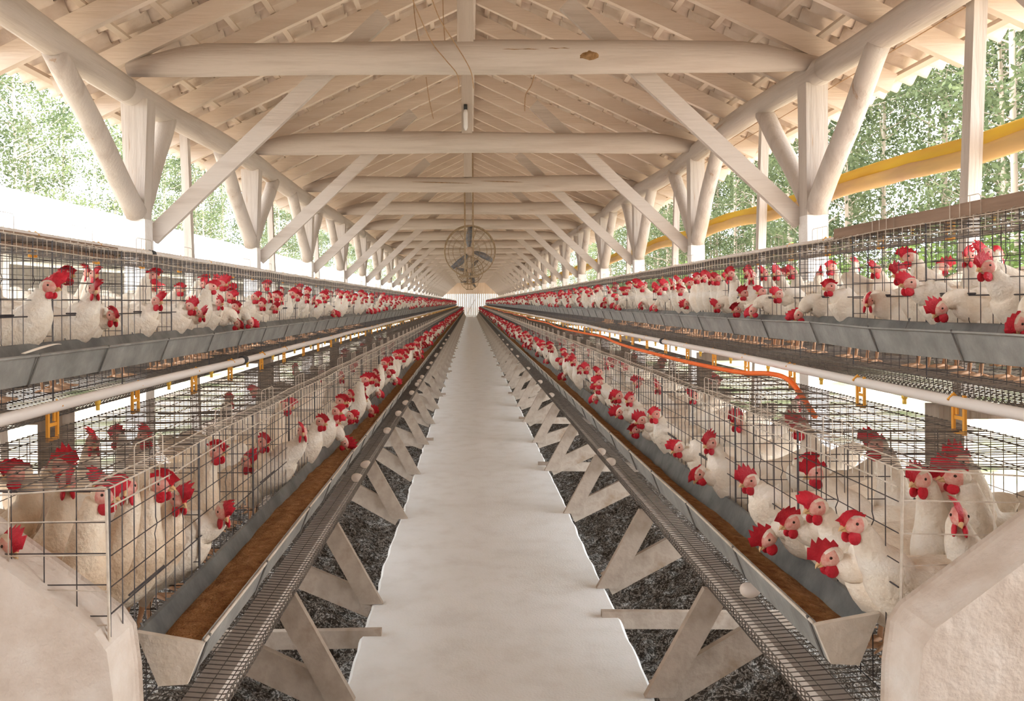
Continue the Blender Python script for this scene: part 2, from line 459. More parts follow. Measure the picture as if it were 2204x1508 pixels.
# ------------------------------------------------------------------ roof
PITCH = 0.48
DE = 3.38                      # distance of the eave from the middle
ZL = {1: EYE + 1.75, -1: EYE + 1.655}    # axis of the eave log on either side
ZR0 = EYE + 1.86               # rafter underside above the log
def zroof(d): return ZR0 + PITCH * (2.63 - d)
ca = 1 / math.sqrt(1 + PITCH ** 2)
for s in (1, -1):
    rt = empty('roof_slope', (XP, 0, zroof(0)), 'tiled roof slope with whitewashed rafters on the %s' % SIDE[s], 'roof', kind='structure')
    # tiles
    b = MB()
    RD = 0.15 / ca             # rafter depth measured vertically
    tilez = RD + 0.045 + 0.05
    nc = 11
    gauge = (DE + 0.06) / nc
    sub = 8
    cols = int((Y1 + 0.3 - Y0) / 0.21 * sub)
    for c in range(nc):
        o0 = len(b.v)
        for e, d in enumerate((c * gauge - 0.02, (c + 1) * gauge + 0.03)):
            for j in range(cols + 1):
                y = Y0 + j * 0.21 / sub
                wv = math.cos(2 * math.pi * j / sub)
                lift = 0.022 if e == 0 else 0.0
                d2 = d + (0.012 * mnoise.noise(Vector((math.floor(j / sub + 0.5) * 3.1, c, s))) if c == nc - 1 and e == 1 else 0)
                b.v.append((s * d2, y, -PITCH * d + tilez - lift * 0.0 + 0.032 * wv + 0.016 * e - 0.008 * (1 - e)))
        for j in range(cols):
            f = (o0 + j, o0 + j + 1, o0 + cols + 1 + j + 1, o0 + cols + 1 + j)
            b.f.append(f if s < 0 else f[::-1]); b.m.append(0)
    t = b.build('tiles', 'tile', rt, smooth=True)
    md = t.modifiers.new('thickness', 'SOLIDIFY')
    md.thickness = 0.013
    md.offset = 1
    # battens
    for c in range(nc):
        d = DE - 0.10 - c * gauge
        if d < 0.05: continue
        q = MB()
        y = Y0
        while y < Y1:
            L = 3.2
            dj = d + U(-0.008, 0.008)
            q.board((s * dj, y, -PITCH * dj + RD + 0.022), (s * dj, min(y + L, Y1), -PITCH * dj + RD + 0.022), 0.045, 0.04, (s * PITCH * ca, 0, ca))
            y += L
        q.build('batten', 'batten', rt)
    # rafters
    rest = MB()
    k = 0
    y = Y0 + 0.05
    while y < Y1:
        q = rest if (k >= 102 or y < 0.0) else MB()
        yy = y + U(-0.04, 0.04)
        e = DE - U(0.06, 0.20)
        th = 0.055
        mid = RD / 2
        q.board((0, yy, mid - 0.02), (s * e, yy + U(-0.02, 0.02), -PITCH * e + mid), 0.15, th, (0, 1, 0))
        if q is not rest: q.build('rafter', 'rafter', rt)
        y += 0.71
        k += 1
    if rest.v:
        tag(rest.build('rafter', 'rafter', rt), kind='stuff')

# ridge board
b = MB(); b.box((0, (Y0 + Y1) / 2, 0), (0.05, Y1 - Y0, 0.16))
tag(b.build('ridge_beam', 'lime_y', loc=(XP, 0, zroof(0) + 0.02)), 'long ridge board along the top of the roof', 'beam', kind='structure')

# eave logs
for s in (1, -1):
    e = empty('eave_log', (XP + s * 2.63, 0, ZL[s]), 'whitewashed round log carrying the eaves on the %s' % SIDE[s], 'log', kind='structure')
    y = Y0
    k = 0
    while y < Y1:
        L = 5.95 - y if k == 0 else 6.4
        n_ = 18
        ph = U(0, 6)
        pts = [(0.030 * math.sin(s * 2 + (y + L * i / n_) * 1.15), y + L * i / n_, 0.022 * math.sin(s + (y + L * i / n_) * 0.9)) for i in range(n_ + 1)]
        rr = [0.118 - 0.018 * i / n_ + 0.003 * math.sin(i * 1.3 + ph) for i in range(n_ + 1)]
        if k % 2: rr = rr[::-1]
        MB().tube(pts, rr, 18, True, 0, 0.02).build('log_section', 'lime_y', e, True)
        y += L
        k += 1

# ------------------------------------------------------------------ posts with V struts, trusses, poles
def log(pts, r0, r1, n=14, k=10, bend=0.008, wob=0.035):
    p0, p1 = Vector(pts[0]), Vector(pts[1])
    ph = U(0, 6)
    P = [p0.lerp(p1, i / k) + Vector((math.sin(ph + i * 0.6), math.cos(ph * 2 + i * 0.5), 0)) * bend * math.sin(math.pi * i / k) for i in range(k + 1)]
    return MB().tube(P, [r0 + (r1 - r0) * i / k for i in range(k + 1)], n, True, 0, wob)

TY = [6.08 + 3.2 * k for k in range(-1, 21)]
for k, y in enumerate(TY):
    for s in (1, -1):
        x = XP + s * 2.63
        zt = EYE + 0.66
        ztop = ZL[s] - 0.07
        e = empty('post', (x, y + 0.08, 0), 'whitewashed post with V struts, %s from the near end, %s' % (nth(k + 1), SIDE[s]), 'post', 'posts under the eaves, ' + SIDE[s], 'structure')
        q = MB(); q.box((0, 0, (zt - 0.5) / 2), (0.162, 0.162, zt + 0.5)); q.build('concrete_base', 'concrete_white', e)
        q = MB()
        wb, wt = (0.07, 0.105) if s < 0 else (0.08, 0.085)
        q.add([(-wb, -0.075, zt), (wb, -0.075, zt), (wb, 0.07, zt), (-wb, 0.07, zt), (-wt, -0.08, ztop), (wt, -0.08, ztop), (wt, 0.08, ztop), (-wt, 0.08, ztop)],
              [(3, 2, 1, 0), (4, 5, 6, 7), (0, 1, 5, 4), (1, 2, 6, 5), (2, 3, 7, 6), (3, 0, 4, 7)])
        q.build('upper_post', 'lime_z', e)
        a0, a1 = (-0.98, 0.98)
        if s < 0 and k == 1: a0, a1 = -1.22, 0.62
        elif s < 0: a0, a1 = -1.15, 0.95
        log([(0, -0.05, zt + 0.05), (U(-.02, .02), a0, ZL[s] - 0.06)], 0.082, 0.075).build('strut', 'lime_z', e, True)
        log([(0, 0.06, zt + 0.10), (U(-.02, .02), a1, ZL[s] - 0.06)], 0.075, 0.082).build('strut', 'lime_z', e, True)
    # truss
    z0 = EYE + 1.873
    e = empty('roof_truss', (XP, y, z0), 'whitewashed roof truss with log tie beam, %s from the near end' % nth(k + 1), 'truss', 'roof trusses over the aisle', 'structure')
    n_ = 26
    ph = U(0, 6)
    P, rr = [], []
    for i in range(n_ + 1):
        u = i / n_
        r_ = 0.128 + 0.006 * math.sin(ph + u * 9) - 0.008 * u
        ed = min(u, 1 - u)
        rf = r_
        if ed < 0.10: r_ *= 0.45 + 5.5 * ed
        rr.append(r_)
        P.append((-2.67 + 5.32 * u, 0, (0.012 * math.sin(ph + u * 7) if k != 1 else 0.012 * math.sin(u * 3.1)) - (rf - r_) * 0.85))
    MB().tube(P, rr, 20, True, 0, 0.04).build('tie_beam', 'lime_x', e, True)
    hk = zroof(0) - z0
    q = MB(); q.box((-0.075, 0.0, hk / 2 + 0.05), (0.125, 0.17, hk - 0.1)); q.build('king_post', 'lime_z', e)
    for s in (1, -1):
        if k == 0: continue
        x0, za = s * 2.57, ZL[s] - 1.125 - z0
        x1 = s * 0.72
        q = MB(); q.board((x0, 0.17, za), (x1, 0.17, za + 0.94 * abs(x1 - x0)), 0.135, 0.05, (0, 1, 0)); q.build('knee_brace', 'lime_x', e)
    if k == 1:
        q = MB().ball((0, 0, 0), (0.075, 0.012, 0.040), 14, 8)
        q.v = [(x_ + 0.008 * mnoise.noise(Vector((x_ * 60, z_ * 60, 1))), y_, z_ + 0.012 * mnoise.noise(Vector((x_ * 50, z_ * 50, 5)))) for x_, y_, z_ in q.v]
        q.build('knot', 'knot', e, True, (0.86, -0.119, -0.012))
        for xs_, ln, zc in ((0.20, 0.30, 0.035), (0.55, 0.18, 0.04)):
            q = MB().tube([(xs_ + ln * i / 6, -0.122, zc + 0.002 * math.sin(i * 2.1)) for i in range(7)], [0.0012, .003, .0035, .002, .0035, .003, .001], 5)
            q.build('crack', 'knot', e)
    if k == 3:
        for xs_, ln, zc in ((-0.95, 0.95, 0.02), (0.12, 0.75, 0.03)):
            q = MB().tube([(xs_ + ln * i / 8, -0.124, zc - 0.03 * i / 8) for i in range(9)], [0.001, .003, .005, .006, .006, .005, .004, .003, .001], 5)
            q.build('crack', 'knot', e)

for k in range(-1, 21):
    y = 4.48 + 3.2 * k
    for s in (1, -1):
        x = XP + s * 2.70
        q = MB().board((0, 0, -0.36), (s * 0.10, -0.06, zroof(2.80) - 0.02), 0.075, 0.075, (0, 1, 0))
        tag(q.build('pole', 'lime_z', loc=(x, y, 0)), 'thin square whitewashed pole, %s from the near end, %s' % (nth(k + 2), SIDE[s]), 'pole', 'thin poles between posts, ' + SIDE[s], 'structure')

# ------------------------------------------------------------------ cage rows
D0 = {0: 0.785, 1: 1.42}
ZS = {1: 0.008, -1: -0.014}
ZF = {(s_, l_): 0.43 + 0.575 * l_ + ZS[s_] for s_ in (1, -1) for l_ in (0, 1)}
ZF[(1, 1)] += 0.025
ZF[(-1, 0)] += 0.017
YC = 1.58
YS = {1: 0.035, -1: -0.065}
YT = {1: 1.70, -1: 1.637}
NC = 72
LEV = {0: 'lower', 1: 'upper'}
CH = 0.515
CD = 0.50
def rowx(s, d): return XC + s * d
def rot(s): return math.pi if s > 0 else 0.0
def zfloor(x): return -0.10 * x * 0.9 if x < 0 else -0.09 * x      # local floor height, x outward

def cage_parts():
    P = {}
    r1, r2 = 0.0015, 0.00135
    q = MB()                                                     # front: bars, rails, crank bars
    for j in range(19):
        y = -0.5 + j / 18
        if j % 9 == 0: continue
        if j % 9 in (4, 7):
            pts = [(0, y, CH), (0, y, 0.40), (0, y + 0.008, 0.385), (0, y - 0.006, 0.365), (0, y, 0.35), (0, y, 0.20), (0, y + 0.008, 0.185), (0, y - 0.005, 0.165), (0, y, 0.15), (0, y, 0.02)]
        else:
            pts = [(0, y, CH), (0, y, 0.02)]
        q.wire(pts, r1)
    for z in (0.45, 0.385, 0.325):
        q.wire([(0.002, -0.5, z), (0.002, 0.5, z)], r1)
    q.tube([(0.003, -0.5, 0.275), (0.003, 0.5, 0.275)], 0.0022, 4)
    q.tube([(0.003, -0.42, 0.281), (0.003, -0.24, 0.280)], 0.003, 4)
    q.tube([(0.003, 0.10, 0.281), (0.003, 0.28, 0.280)], 0.003, 4)
    q.wire([(0.002, -0.5, 0.03), (0.002, 0.5, 0.03)], r1)
    P['front_grille'] = (q, 'wire_dark')
    q = MB()
    for z, x in ((CH, 0.0), (CH + 0.003, -0.045), (CH - 0.035, 0.004)):
        q.tube([(x, -0.5, z), (x, -0.17, z - 0.004), (x, 0.2, z + 0.003), (x, 0.5, z)], 0.0019, 4)
    for j in range(18):
        y = -0.475 + j / 18
        q.wire([(0, y, CH - 0.05), (0, y, CH + 0.001), (-0.012, y, CH + 0.006), (-0.045, y, CH + 0.004)], 0.0013)
    P['top_rail'] = (q, 'wire_lime')
    for yc in (-0.30, 0.22):
        q = MB()
        q.wire([(-0.004, yc - 0.075, CH), (-0.004, yc - 0.075, CH + 0.055), (-0.004, yc - 0.065, CH + 0.062), (-0.004, yc + 0.065, CH + 0.062), (-0.004, yc + 0.075, CH + 0.055), (-0.004, yc + 0.075, CH)], 0.0014)
        for t in (-0.025, 0.025):
            q.wire([(-0.004, yc + t, CH), (-0.004, yc + t, CH + 0.062)], 0.0012)
        P['door_hook' if yc < 0 else 'door_hook.b'] = (q, 'wire_lime')
    q = MB()
    for j in range(40):
        y = -0.4875 + j * 0.025
        q.wire([(0, y, CH), (-CD * 0.5, y, CH - 0.006 + 0.003 * math.sin(j)), (-CD, y, CH)], r2)
    for x in (-0.10, -0.18, -0.27, -0.36, -0.44, -CD):
        q.wire([(x, -0.5, CH - 0.003), (x, 0.5, CH - 0.003)], r1)
    P['top_mesh'] = (q, 'wire')
    q = MB()
    cur = [(-CD, 0.045), (0.0, 0.0), (0.135, -0.010), (0.158, -0.006), (0.170, 0.008), (0.172, 0.036)]
    for j in range(44):
        y = -0.489 + j / 44.0
        q.wire([(x, y, z) for x, z in cur], 0.0016)
    for x, z in [(-CD + 0.05 * i, 0.045 - 0.0045 * i) for i in range(10)] + [(0.0, 0), (0.045, -0.004), (0.09, -0.008), (0.13, -0.010), (0.164, 0.002), (0.170, 0.012), (0.172, 0.024)]:
        q.wire([(x, -0.5, z - 0.0022), (x, 0.5, z - 0.0022)], r2)
    q.tube([(0.172, -0.5, 0.037), (0.172, 0.5, 0.037)], 0.0022, 4)
    P['floor_mesh'] = (q, 'wire')
    q = MB()
    for j in range(20):
        y = -0.475 + j * 0.05
        q.wire([(-CD, y, 0.05), (-CD, y, CH)], r2)
    for i in range(8):
        z = 0.06 + i * 0.062
        q.wire([(-CD, -0.5, z), (-CD, 0.5, z)], r2)
    P['back_mesh'] = (q, 'wire')
    for yp in (-0.5, 0.0):
        q = MB()
        for i in range(9):
            z = 0.03 + i * 0.060
            q.wire([(-CD, yp, z), (0, yp, z)], r1)
        for i in range(1, 8):
            x = -CD + i * 0.0625
            q.wire([(x, yp, 0.03), (x, yp, CH)], r2)
        q.tube([(0, yp, 0.0), (0, yp, CH)], 0.0030, 4)
        P['partition' if yp < 0 else 'partition.b'] = (q, 'wire_dark')
    return P

CP = cage_parts()
CM = {}
allb = MB()
mats_all = ['wire_dark', 'wire_lime', 'wire']
for k_, (q, m_) in CP.items():
    CM[k_] = q.mesh(k_.split('.')[0], [m_])
    allb.merge(q, mats_all.index(m_))
CAGE_ME = allb.mesh('hen_cage', mats_all)
for s in (1, -1):
    for L in (0, 1):
        for i in range(NC):
            loc = (rowx(s, D0[L]), YC + YS[s] + 0.5 + i + (0 if i < 3 else U(-0.004, 0.004)), ZF[(s, L)])
            lab = 'wire hen cage, %s from the near end of %s row, %s' % (nth(i + 1), LEV[L], SIDE[s])
            grp = 'wire cages of the %s row, %s' % (LEV[L], SIDE[s])
            if i < 10:
                e = empty('hen_cage', loc, lab, 'cage', grp, rz=rot(s))
                for k_, me in CM.items():
                    link(k_.split('.')[0], me, e)
            else:
                tag(link('hen_cage', CAGE_ME, None, loc, rot(s)), lab, 'cage', grp)
    # limed end panels facing the camera (lower row)
    for L in (0, 1):
        q = MB()
        for i in range(7):
            z = 0.05 + i * 0.068
            q.wire([(-CD, 0, z), (-0.22, 0, z + U(-.008, .008)), (0, 0, z + U(-.004, .004))], 0.0016)
        q.wire([(-0.19, 0, 0.03), (-0.185, 0, CH)], 0.0015)
        q.wire([(-0.38, 0, 0.03), (-0.385, 0, CH)], 0.0015)
        q.wire([(-CD, 0, CH), (-0.25, 0, CH - 0.012), (0, 0, CH + 0.004)], 0.002)
        q.tube([(0, 0, 0.0), (0.004, 0, 0.25), (0, 0, CH)], 0.003, 5)
        tag(q.build('end_grille', 'wire_lime', None, False, (rowx(s, D0[L]), YC + YS[s] - 0.012, ZF[(s, L)]), rot(s)), 'limed wire grille closing the near end of %s cages, %s' % (LEV[L], SIDE[s]), 'grille')

# ------------------------------------------------------------------ troughs, feed, pipes
TP = [(0.142, 0.168), (0.136, 0.174), (0.108, 0.090), (0.050, 0.086), (0.006, 0.190), (0.000, 0.193)]   # outward x, z above floor level
for s in (1, -1):
    for L in (0, 1):
        e = empty('feed_trough', (rowx(s, D0[L]), 0, ZF[(s, L)]), 'long galvanised feed trough along the %s cage row, %s' % (LEV[L], SIDE[s]), 'trough', rz=rot(s))
        sg = -1 if s > 0 else 1                           # local y runs backwards when turned round
        def gutter(y0, y1, off=0.0):
            q = MB()
            for y in (y0, y1):
                dz = 0.006 * mnoise.noise(Vector((round(y * 2) * 0.9, s * 5 + L, 0)))
                for x, z in TP: q.v.append((x + off, sg * y, z + dz))
            for x, z in TP: pass
            nn = len(TP)
            for k in range(nn - 1):
                f = (k, k + 1, nn + k + 1, nn + k)
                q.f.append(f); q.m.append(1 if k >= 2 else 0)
            return q
        whole = MB()
        i = 0
        y = YT[s]
        while y < Y1 - 1.1:
            whole.merge(gutter(y, min(y + 0.5, Y1 - 1.1)))
            y += 0.5
            i += 1
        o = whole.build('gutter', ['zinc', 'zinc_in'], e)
        nn = len(TP) - 1
        md = o.modifiers.new('thickness', 'SOLIDIFY'); md.thickness = 0.0016
        # rolled lip
        q = MB(); y = YT[s]
        pts = []
        while y < Y1 - 1.1:
            dz = 0.006 * mnoise.noise(Vector((round(y * 2) * 0.9, s * 5 + L, 0)))
            pts.append((0.142, sg * y, 0.171 + dz)); y += 0.5
        q.tube(pts, 0.0038, 6); q.build('lip', 'zinc_lime' if L == 0 else 'zinc', e, True)
        # hanger wires round the gutter, one at each joint
        rest = MB()
        for j in range(142):
            y = YT[s] + 0.5 * j + (U(-0.05, 0.05) if j else 0.02)
            q = rest if j >= 100 else MB()
            q.tube([(0.146, sg * y, 0.177), (0.1115, sg * y, 0.086), (0.048, sg * y, 0.081), (0.0, sg * y, 0.20)], 0.0028, 4, True)
            if j < 100: q.build('hanger', 'strap', e)
        tag(rest.build('hanger', 'strap', e), kind='stuff')
        q = MB().prism([(0.142, 0.168), (0.108, 0.085), (0.048, 0.082), (0.002, 0.193)], 1, sg * (YT[s] - 0.012), sg * (YT[s] + 0.002))
        q.build('end_cap', 'zinc_lime', e)
        # feed
        q = MB()
        y = YT[s] + 0.01
        ys_ = []
        while y < Y1 - 1.2:
            ys_.append(y); y += 0.035 if y < 6 else 0.12 if y < 15 else 0.8
        nx = 9
        for y in ys_:
            lv = 0.152 if s < 0 else 0.140
            lv += 0.014 * mnoise.noise(Vector((y * 1.7, s * 2, L))) + 0.012 * math.sin(y * 0.9 + s)
            for k in range(nx + 1):
                u = k / nx
                xin = 0.049 - (lv - 0.086) * 0.40 + 0.003
                xout = 0.109 + (lv - 0.090) * 0.33 - 0.003
                z = lv + 0.012 * (u - 0.5) + 0.007 * mnoise.noise(Vector((u * 3, y * 9, s))) - 0.02 * (abs(u - 0.45) ** 2)
                q.v.append((xin + (xout - xin) * u, sg * y, z))
        for i in range(len(ys_) - 1):
            for k in range(nx):
                f = (i * (nx + 1) + k, i * (nx + 1) + k + 1, (i + 1) * (nx + 1) + k + 1, (i + 1) * (nx + 1) + k)
                q.f.append(f if sg > 0 else f[::-1]); q.m.append(0)
        tag(q.build('feed', 'feed', None, True, (rowx(s, D0[L]), 0, ZF[(s, L)]), rot(s)), 'brown ground feed lying in the %s trough, %s' % (LEV[L], SIDE[s]), 'feed', kind='stuff')

        # water pipe
        zp = ZF[(s, L)] + CH + 0.075
        dp = 1.22 + 0.635 * L
        e = empty('water_pipe', (rowx(s, dp), 0, zp), 'white water pipe with %s clips over the %s cages, %s' % ('orange', LEV[L], SIDE[s]), 'pipe')
        pts, y = [], 1.45
        while y < Y1 - 1:
            pts.append((0.006 * mnoise.noise(Vector((y, s, L))), y, 0.010 * mnoise.noise(Vector((y * 0.6, s + 3, L)))))
            y += 0.4
        MB().tube(pts, 0.016, 10).build('tube', 'pipe', e, True)
        rest = MB(); restn = MB()
        for j in range(134):
            y = 2.14 + 0.53 * j + U(-0.03, 0.03)
            q = rest if j >= 100 else MB()
            for t in (-0.024, 0.024):
                q.box((-s * 0.001, y + t, -0.035), (0.007, 0.009, 0.105))
            for z in (0.004, -0.045, -0.084):
                q.box((0, y, z), (0.006, 0.046, 0.009))
            q.box((0, y + 0.010, -0.022), (0.005, 0.008, 0.03))
            q.tube([(0.016, y + 0.024, 0.0), (0.0, y + 0.024, 0.018), (-0.016, y + 0.024, 0)], 0.004, 5)
            if j < 100: q.build('clip', 'clip', e)
            q = restn if j >= 100 else MB()
            yn = y - 0.265
            q.tube([(0, yn, -0.010), (0, yn, -0.026)], 0.0085, 8).tube([(0, yn, -0.024), (0, yn, -0.042)], 0.006, 8)
            if j < 100: q.build('drinker_nipple', 'nipple', e, True)
        tag(rest.build('clip', 'clip', e), kind='stuff')
        tag(restn.build('drinker_nipple', 'nipple', e), kind='stuff')
        for yj in ((4.35,) if (s, L) == (-1, 1) else (5.35,) if (s, L) == (1, 0) else (3.9,) if (s, L) == (-1, 0) else ()):
            MB().tube([(0, yj, 0), (0, yj + 0.05, 0)], 0.021, 12).build('coupling', 'black', e, True)

# orange hose on the lower cages
def smooth(pts, k=6):
    P = [Vector(p) for p in pts]
    out = []
    for i in range(len(P) - 1):
        a, b_, c, d = P[max(i - 1, 0)], P[i], P[i + 1], P[min(i + 2, len(P) - 1)]
        for j in range(k):
            t = j / k
            out.append(0.5 * ((2 * b_) + (c - a) * t + (2 * a - 5 * b_ + 4 * c - d) * t * t + (-a + 3 * b_ - 3 * c + d) * t ** 3))
    out.append(P[-1])
    return out
hz = ZF[(1, 0)] + CH + 0.012
HP = [(1.30, 2.98, 0.86), (1.285, 3.06, 0.925), (1.275, 3.17, hz + 0.018), (1.265, 3.35, hz + 0.026), (1.24, 3.65, hz + 0.006), (1.20, 4.3, hz), (1.18, 5.0, hz), (1.17, 5.8, hz), (1.20, 6.6, hz)]
y = 7.6
while y < 72:
    HP.append((1.22 + 0.045 * math.sin(y * 1.1) + 0.03 * math.sin(y * 0.37), y, hz)); y += 1.0
tag(MB().tube(smooth(HP), 0.0105, 8).build('hose', 'hose', None, True), 'bright orange hose lying along the lower cage tops', 'hose')

# planks on the upper cages
for s in (1, -1):
    q = MB().board((0, 1.50, 0), (0, 3.30, 0), 0.045, 0.04, (1, 0, 0))
    tag(q.build('plank', 'dark_wood', None, False, (rowx(s, 1.45 if s > 0 else 1.58), 0, ZF[(s, 1)] + CH + (0.022 if s > 0 else 0.010))), 'brown wooden plank lying on the near upper cages, %s' % SIDE[s], 'plank')

# ------------------------------------------------------------------ stands between walk and cages
for s in (1, -1):
    first = [2.60, 3.59, 4.86] if s > 0 else [2.59, 3.42, 4.76]
    ys_ = first + [first[-1] + 1.24 * (i + 1) for i in range(55)]
    k = 0
    for y in ys_:
        if y > Y1 - 0.8: break
        k += 1
        y += U(-0.03, 0.03) if k > 4 else 0
        e = empty('cage_stand', (rowx(s, 0.475), y, 0), 'grey boarded cage stand, %s from the near end, %s' % (nth(k), SIDE[s]), 'stand', 'wooden cage stands, ' + SIDE[s])
        # leg: inner lower corner on the walk, upper end below the tray
        a = Vector((0, 0, 0.002)); c = Vector((s * 0.197, 0, 0.358))
        t = (c - a).normalized()
        nrm = Vector((t.z * s, 0, -abs(t.x)))      # outward, square to the leg
        wv = nrm * 0.082
        foot = a + t * 0.0
        pl = [a, c, c + wv + t * 0.03, Vector((a.x + s * 0.094, 0, 0.002))]
        q = MB().prism([(p.x, p.z) for p in pl], 1, -0.013, 0.013)
        q.build('leg', 'stand', e)
        a2 = Vector((s * 0.02, 0, 0.004)); c2 = Vector((s * 0.42, 0, 0.175 + U(-0.06, 0.06)))
        q = MB().board((s * 0.05, 0.026, 0.0 + U(-0.02, 0.01)), (c2.x, 0.026, c2.z), 0.105, 0.024, (0, 1, 0))
        q.build('brace', 'stand', e)
        if (s > 0 and k % 2 == 0) or (s < 0 and k % 3 == 2):
            yo = 0.22 if k > 2 else -0.32
            q = MB().board((-s * 0.03, yo, -0.012), (s * 0.85, yo + 0.02, -0.03), 0.07, 0.03, (0, 1, 0))
            q.build('sleeper', 'stand', e)
    # longitudinal rails under the cages
    for dd, zz, nm in ((0.715, 0.375, 'lower cages beside the walkway'), (1.22, 0.43, 'lower cages at the back'), (1.84, 1.00, 'upper cages at the back')):
        q = MB().box((0, (1.6 + Y1 - 1) / 2, 0), (0.075 if dd < 1 else 0.035, Y1 - 2.6, 0.05))
        tag(q.build('rail', 'lime_y' if dd < 1 else 'stand', None, False, (rowx(s, dd + (0.022 if dd < 1 and s > 0 else 0)), 0, zz)), 'long wooden rail under the %s, %s' % (nm, SIDE[s]), 'rail')
    # square posts carrying the upper cages
    for k in range(29):
        y = 2.42 + 2.48 * k
        e = empty('support_post', (rowx(s, 1.36), y, 0), 'weathered square post under the upper cages, %s from near end, %s' % (nth(k + 1), SIDE[s]), 'post', 'support posts, ' + SIDE[s])
        q = MB().box((0, 0, 0.325), (0.075, 0.075, 1.31)); q.build('upright', 'post_wood', e)
        q = MB().box((s * 0.27, 0.055, 0.95), (0.45, 0.025, 0.045)); q.build('crossbar', 'post_wood', e)
    # sloped concrete support at the near end
    q = MB().prism([(s * 0.70, -0.6), (s * 0.745, 0.58), (s * 0.755, 0.655), (s * 0.775, 0.685), (s * 2.3, 0.685 + 1.525 * 0.735), (s * 2.45, 0.685 + 1.525 * 0.735), (s * 2.45, -0.6)], 1, 1.455, 1.585)
    o = q.build('end_support', 'concrete_pink', None, False, (XC if s > 0 else XC - 0.022, 0, 0))
    md = o.modifiers.new('edges', 'BEVEL'); md.width = 0.014; md.segments = 3
    tag(o, 'thick sloped limewashed concrete end support of the cages, %s' % SIDE[s], 'support')

# ------------------------------------------------------------------ fans, cords, lamp
def fan(x, y, z, blades, lab):
    e = empty('ceiling_fan', (x, y, z), lab, 'fan', 'hanging cage fans')
    r = 0.5
    def ring(rad, yy, th, n=48):
        return [(rad * math.cos(2 * math.pi * i / n), yy, rad * math.sin(2 * math.pi * i / n)) for i in range(n + 1)], th
    q = MB()
    for yy in (-0.13, 0.13):
        p, th = ring(r, yy, 0.012); q.tube(p, th, 6, False)
    q.build('rim', 'fan', e, True)
    q = MB()
    for yy, sg in ((-0.13, -1), (0.13, 1)):
        for i in range(16):
            a = 2 * math.pi * i / 16 + 0.1
            q.wire([(0.10 * math.cos(a), yy + sg * 0.05, 0.10 * math.sin(a)), (0.32 * math.cos(a), yy + sg * 0.045, 0.32 * math.sin(a)), (r * math.cos(a), yy, r * math.sin(a))], 0.0035)
        for rad in (0.20, 0.34, 0.43):
            p, th = ring(rad, yy + sg * 0.045 * (1 - (rad / r) ** 3), 0.0035, 36); q.tube(p, th, 3, False)
    q.build('guard', 'fan', e, True)
    MB().tube([(0, -0.12, 0), (0, -0.10, 0), (0, 0.22, 0), (0, 0.25, 0)], [0.04, 0.085, 0.09, 0.05], 18).build('motor', 'hub', e, True)
    for a in blades:
        a = math.radians(a)
        q = MB()
        for i in range(9):
            u = i / 8
            rad = 0.07 + 0.41 * u
            wd = 0.035 + 0.055 * math.sin(math.pi * min(1, u * 1.05) * 0.9) * (1 - 0.45 * u)
            tw = math.radians(50 - 26 * u)
            bend = 0.05 * u * u
            d_ = Vector((math.cos(a), 0, math.sin(a))); t_ = Vector((-math.sin(a), 0, math.cos(a)))
            c_ = d_ * rad - t_ * bend * 1.6
            for sg in (-1, 1):
                for h in (-0.002, 0.002):
                    p = c_ + t_ * (sg * wd * math.cos(tw)) + Vector((0, sg * wd * math.sin(tw) + h, 0))
                    q.v.append(tuple(p))
        for i in range(8):
            o_ = i * 4
            q.f += [(o_, o_ + 4, o_ + 6, o_ + 2), (o_ + 1, o_ + 3, o_ + 7, o_ + 5), (o_, o_ + 1, o_ + 5, o_ + 4), (o_ + 2, o_ + 6, o_ + 7, o_ + 3)]
            q.m += [0] * 4
        q.f += [(0, 2, 3, 1), (32, 33, 35, 34)]; q.m += [0, 0]
        q.build('blade', 'blade', e, True)
    for t in (-0.095, 0.065):
        q = MB().box((t, -0.175, (zroof(0) - z) / 2 - 0.26), (0.028, 0.028, zroof(0) - z + 0.5)); q.build('hanger_bar', 'fan', e)
    q = MB().box((-0.02, -0.155, -0.51), (0.40, 0.04, 0.035)); q.build('foot_bar', 'fan', e)
fan(0.0, 15.7, 2.32, (98, -14, 232), 'first caged fan with three blades hanging over the aisle')
fan(-0.01, 29.5, 2.50, (60, -62, 180), 'second caged fan, hanging behind the first over the aisle')
fan(-0.02, 43.8, 2.53, (80, -40, 200), 'third and smallest caged fan, hanging behind the other two')

def at(px, py, y):
    return Vector(((px - 1012) / FPX * y, y, EYE + (651 - py) / FPX * y))
def cord(pts, lab, r=0.004):
    tag(MB().tube(smooth(pts, 5), r, 5).build('cord', 'rope', None, True), lab, 'cord')
cord([at(885, -20, 5.6), at(905, 30, 5.75), at(934, 92, 5.93), at(962, 128, 5.935), at(988, 162, 5.95), at(990, 200, 6.05)], 'brown cord crossing the first tie beam slantwise')
cord([at(930, -15, 5.6), at(950, 40, 5.8), at(984, 95, 5.93), at(1004, 128, 5.935), at(1018, 158, 5.95), at(1022, 190, 6.05)], 'brown cord beside the first king post, crossing the beam')
cord([at(893, -20, 6.5), at(897, 40, 6.5), at(908, 100, 6.5)], 'thin cord hanging down behind the first tie beam')
cord([at(957, -20, 6.6), at(958, 40, 6.6), at(962, 100, 6.6)], 'thin straight cord hanging close to the first king post')
cord([at(1155, 155, 8.2), at(1146, 185, 8.2), at(1134, 205, 8.2), at(1132, 240, 8.2)], 'short kinked cord dangling below the first tie beam', 0.005)
cord([at(920, 165, 8.0), at(926, 210, 8.0), at(935, 255, 8.0)], 'thin cord dangling between the first two tie beams')
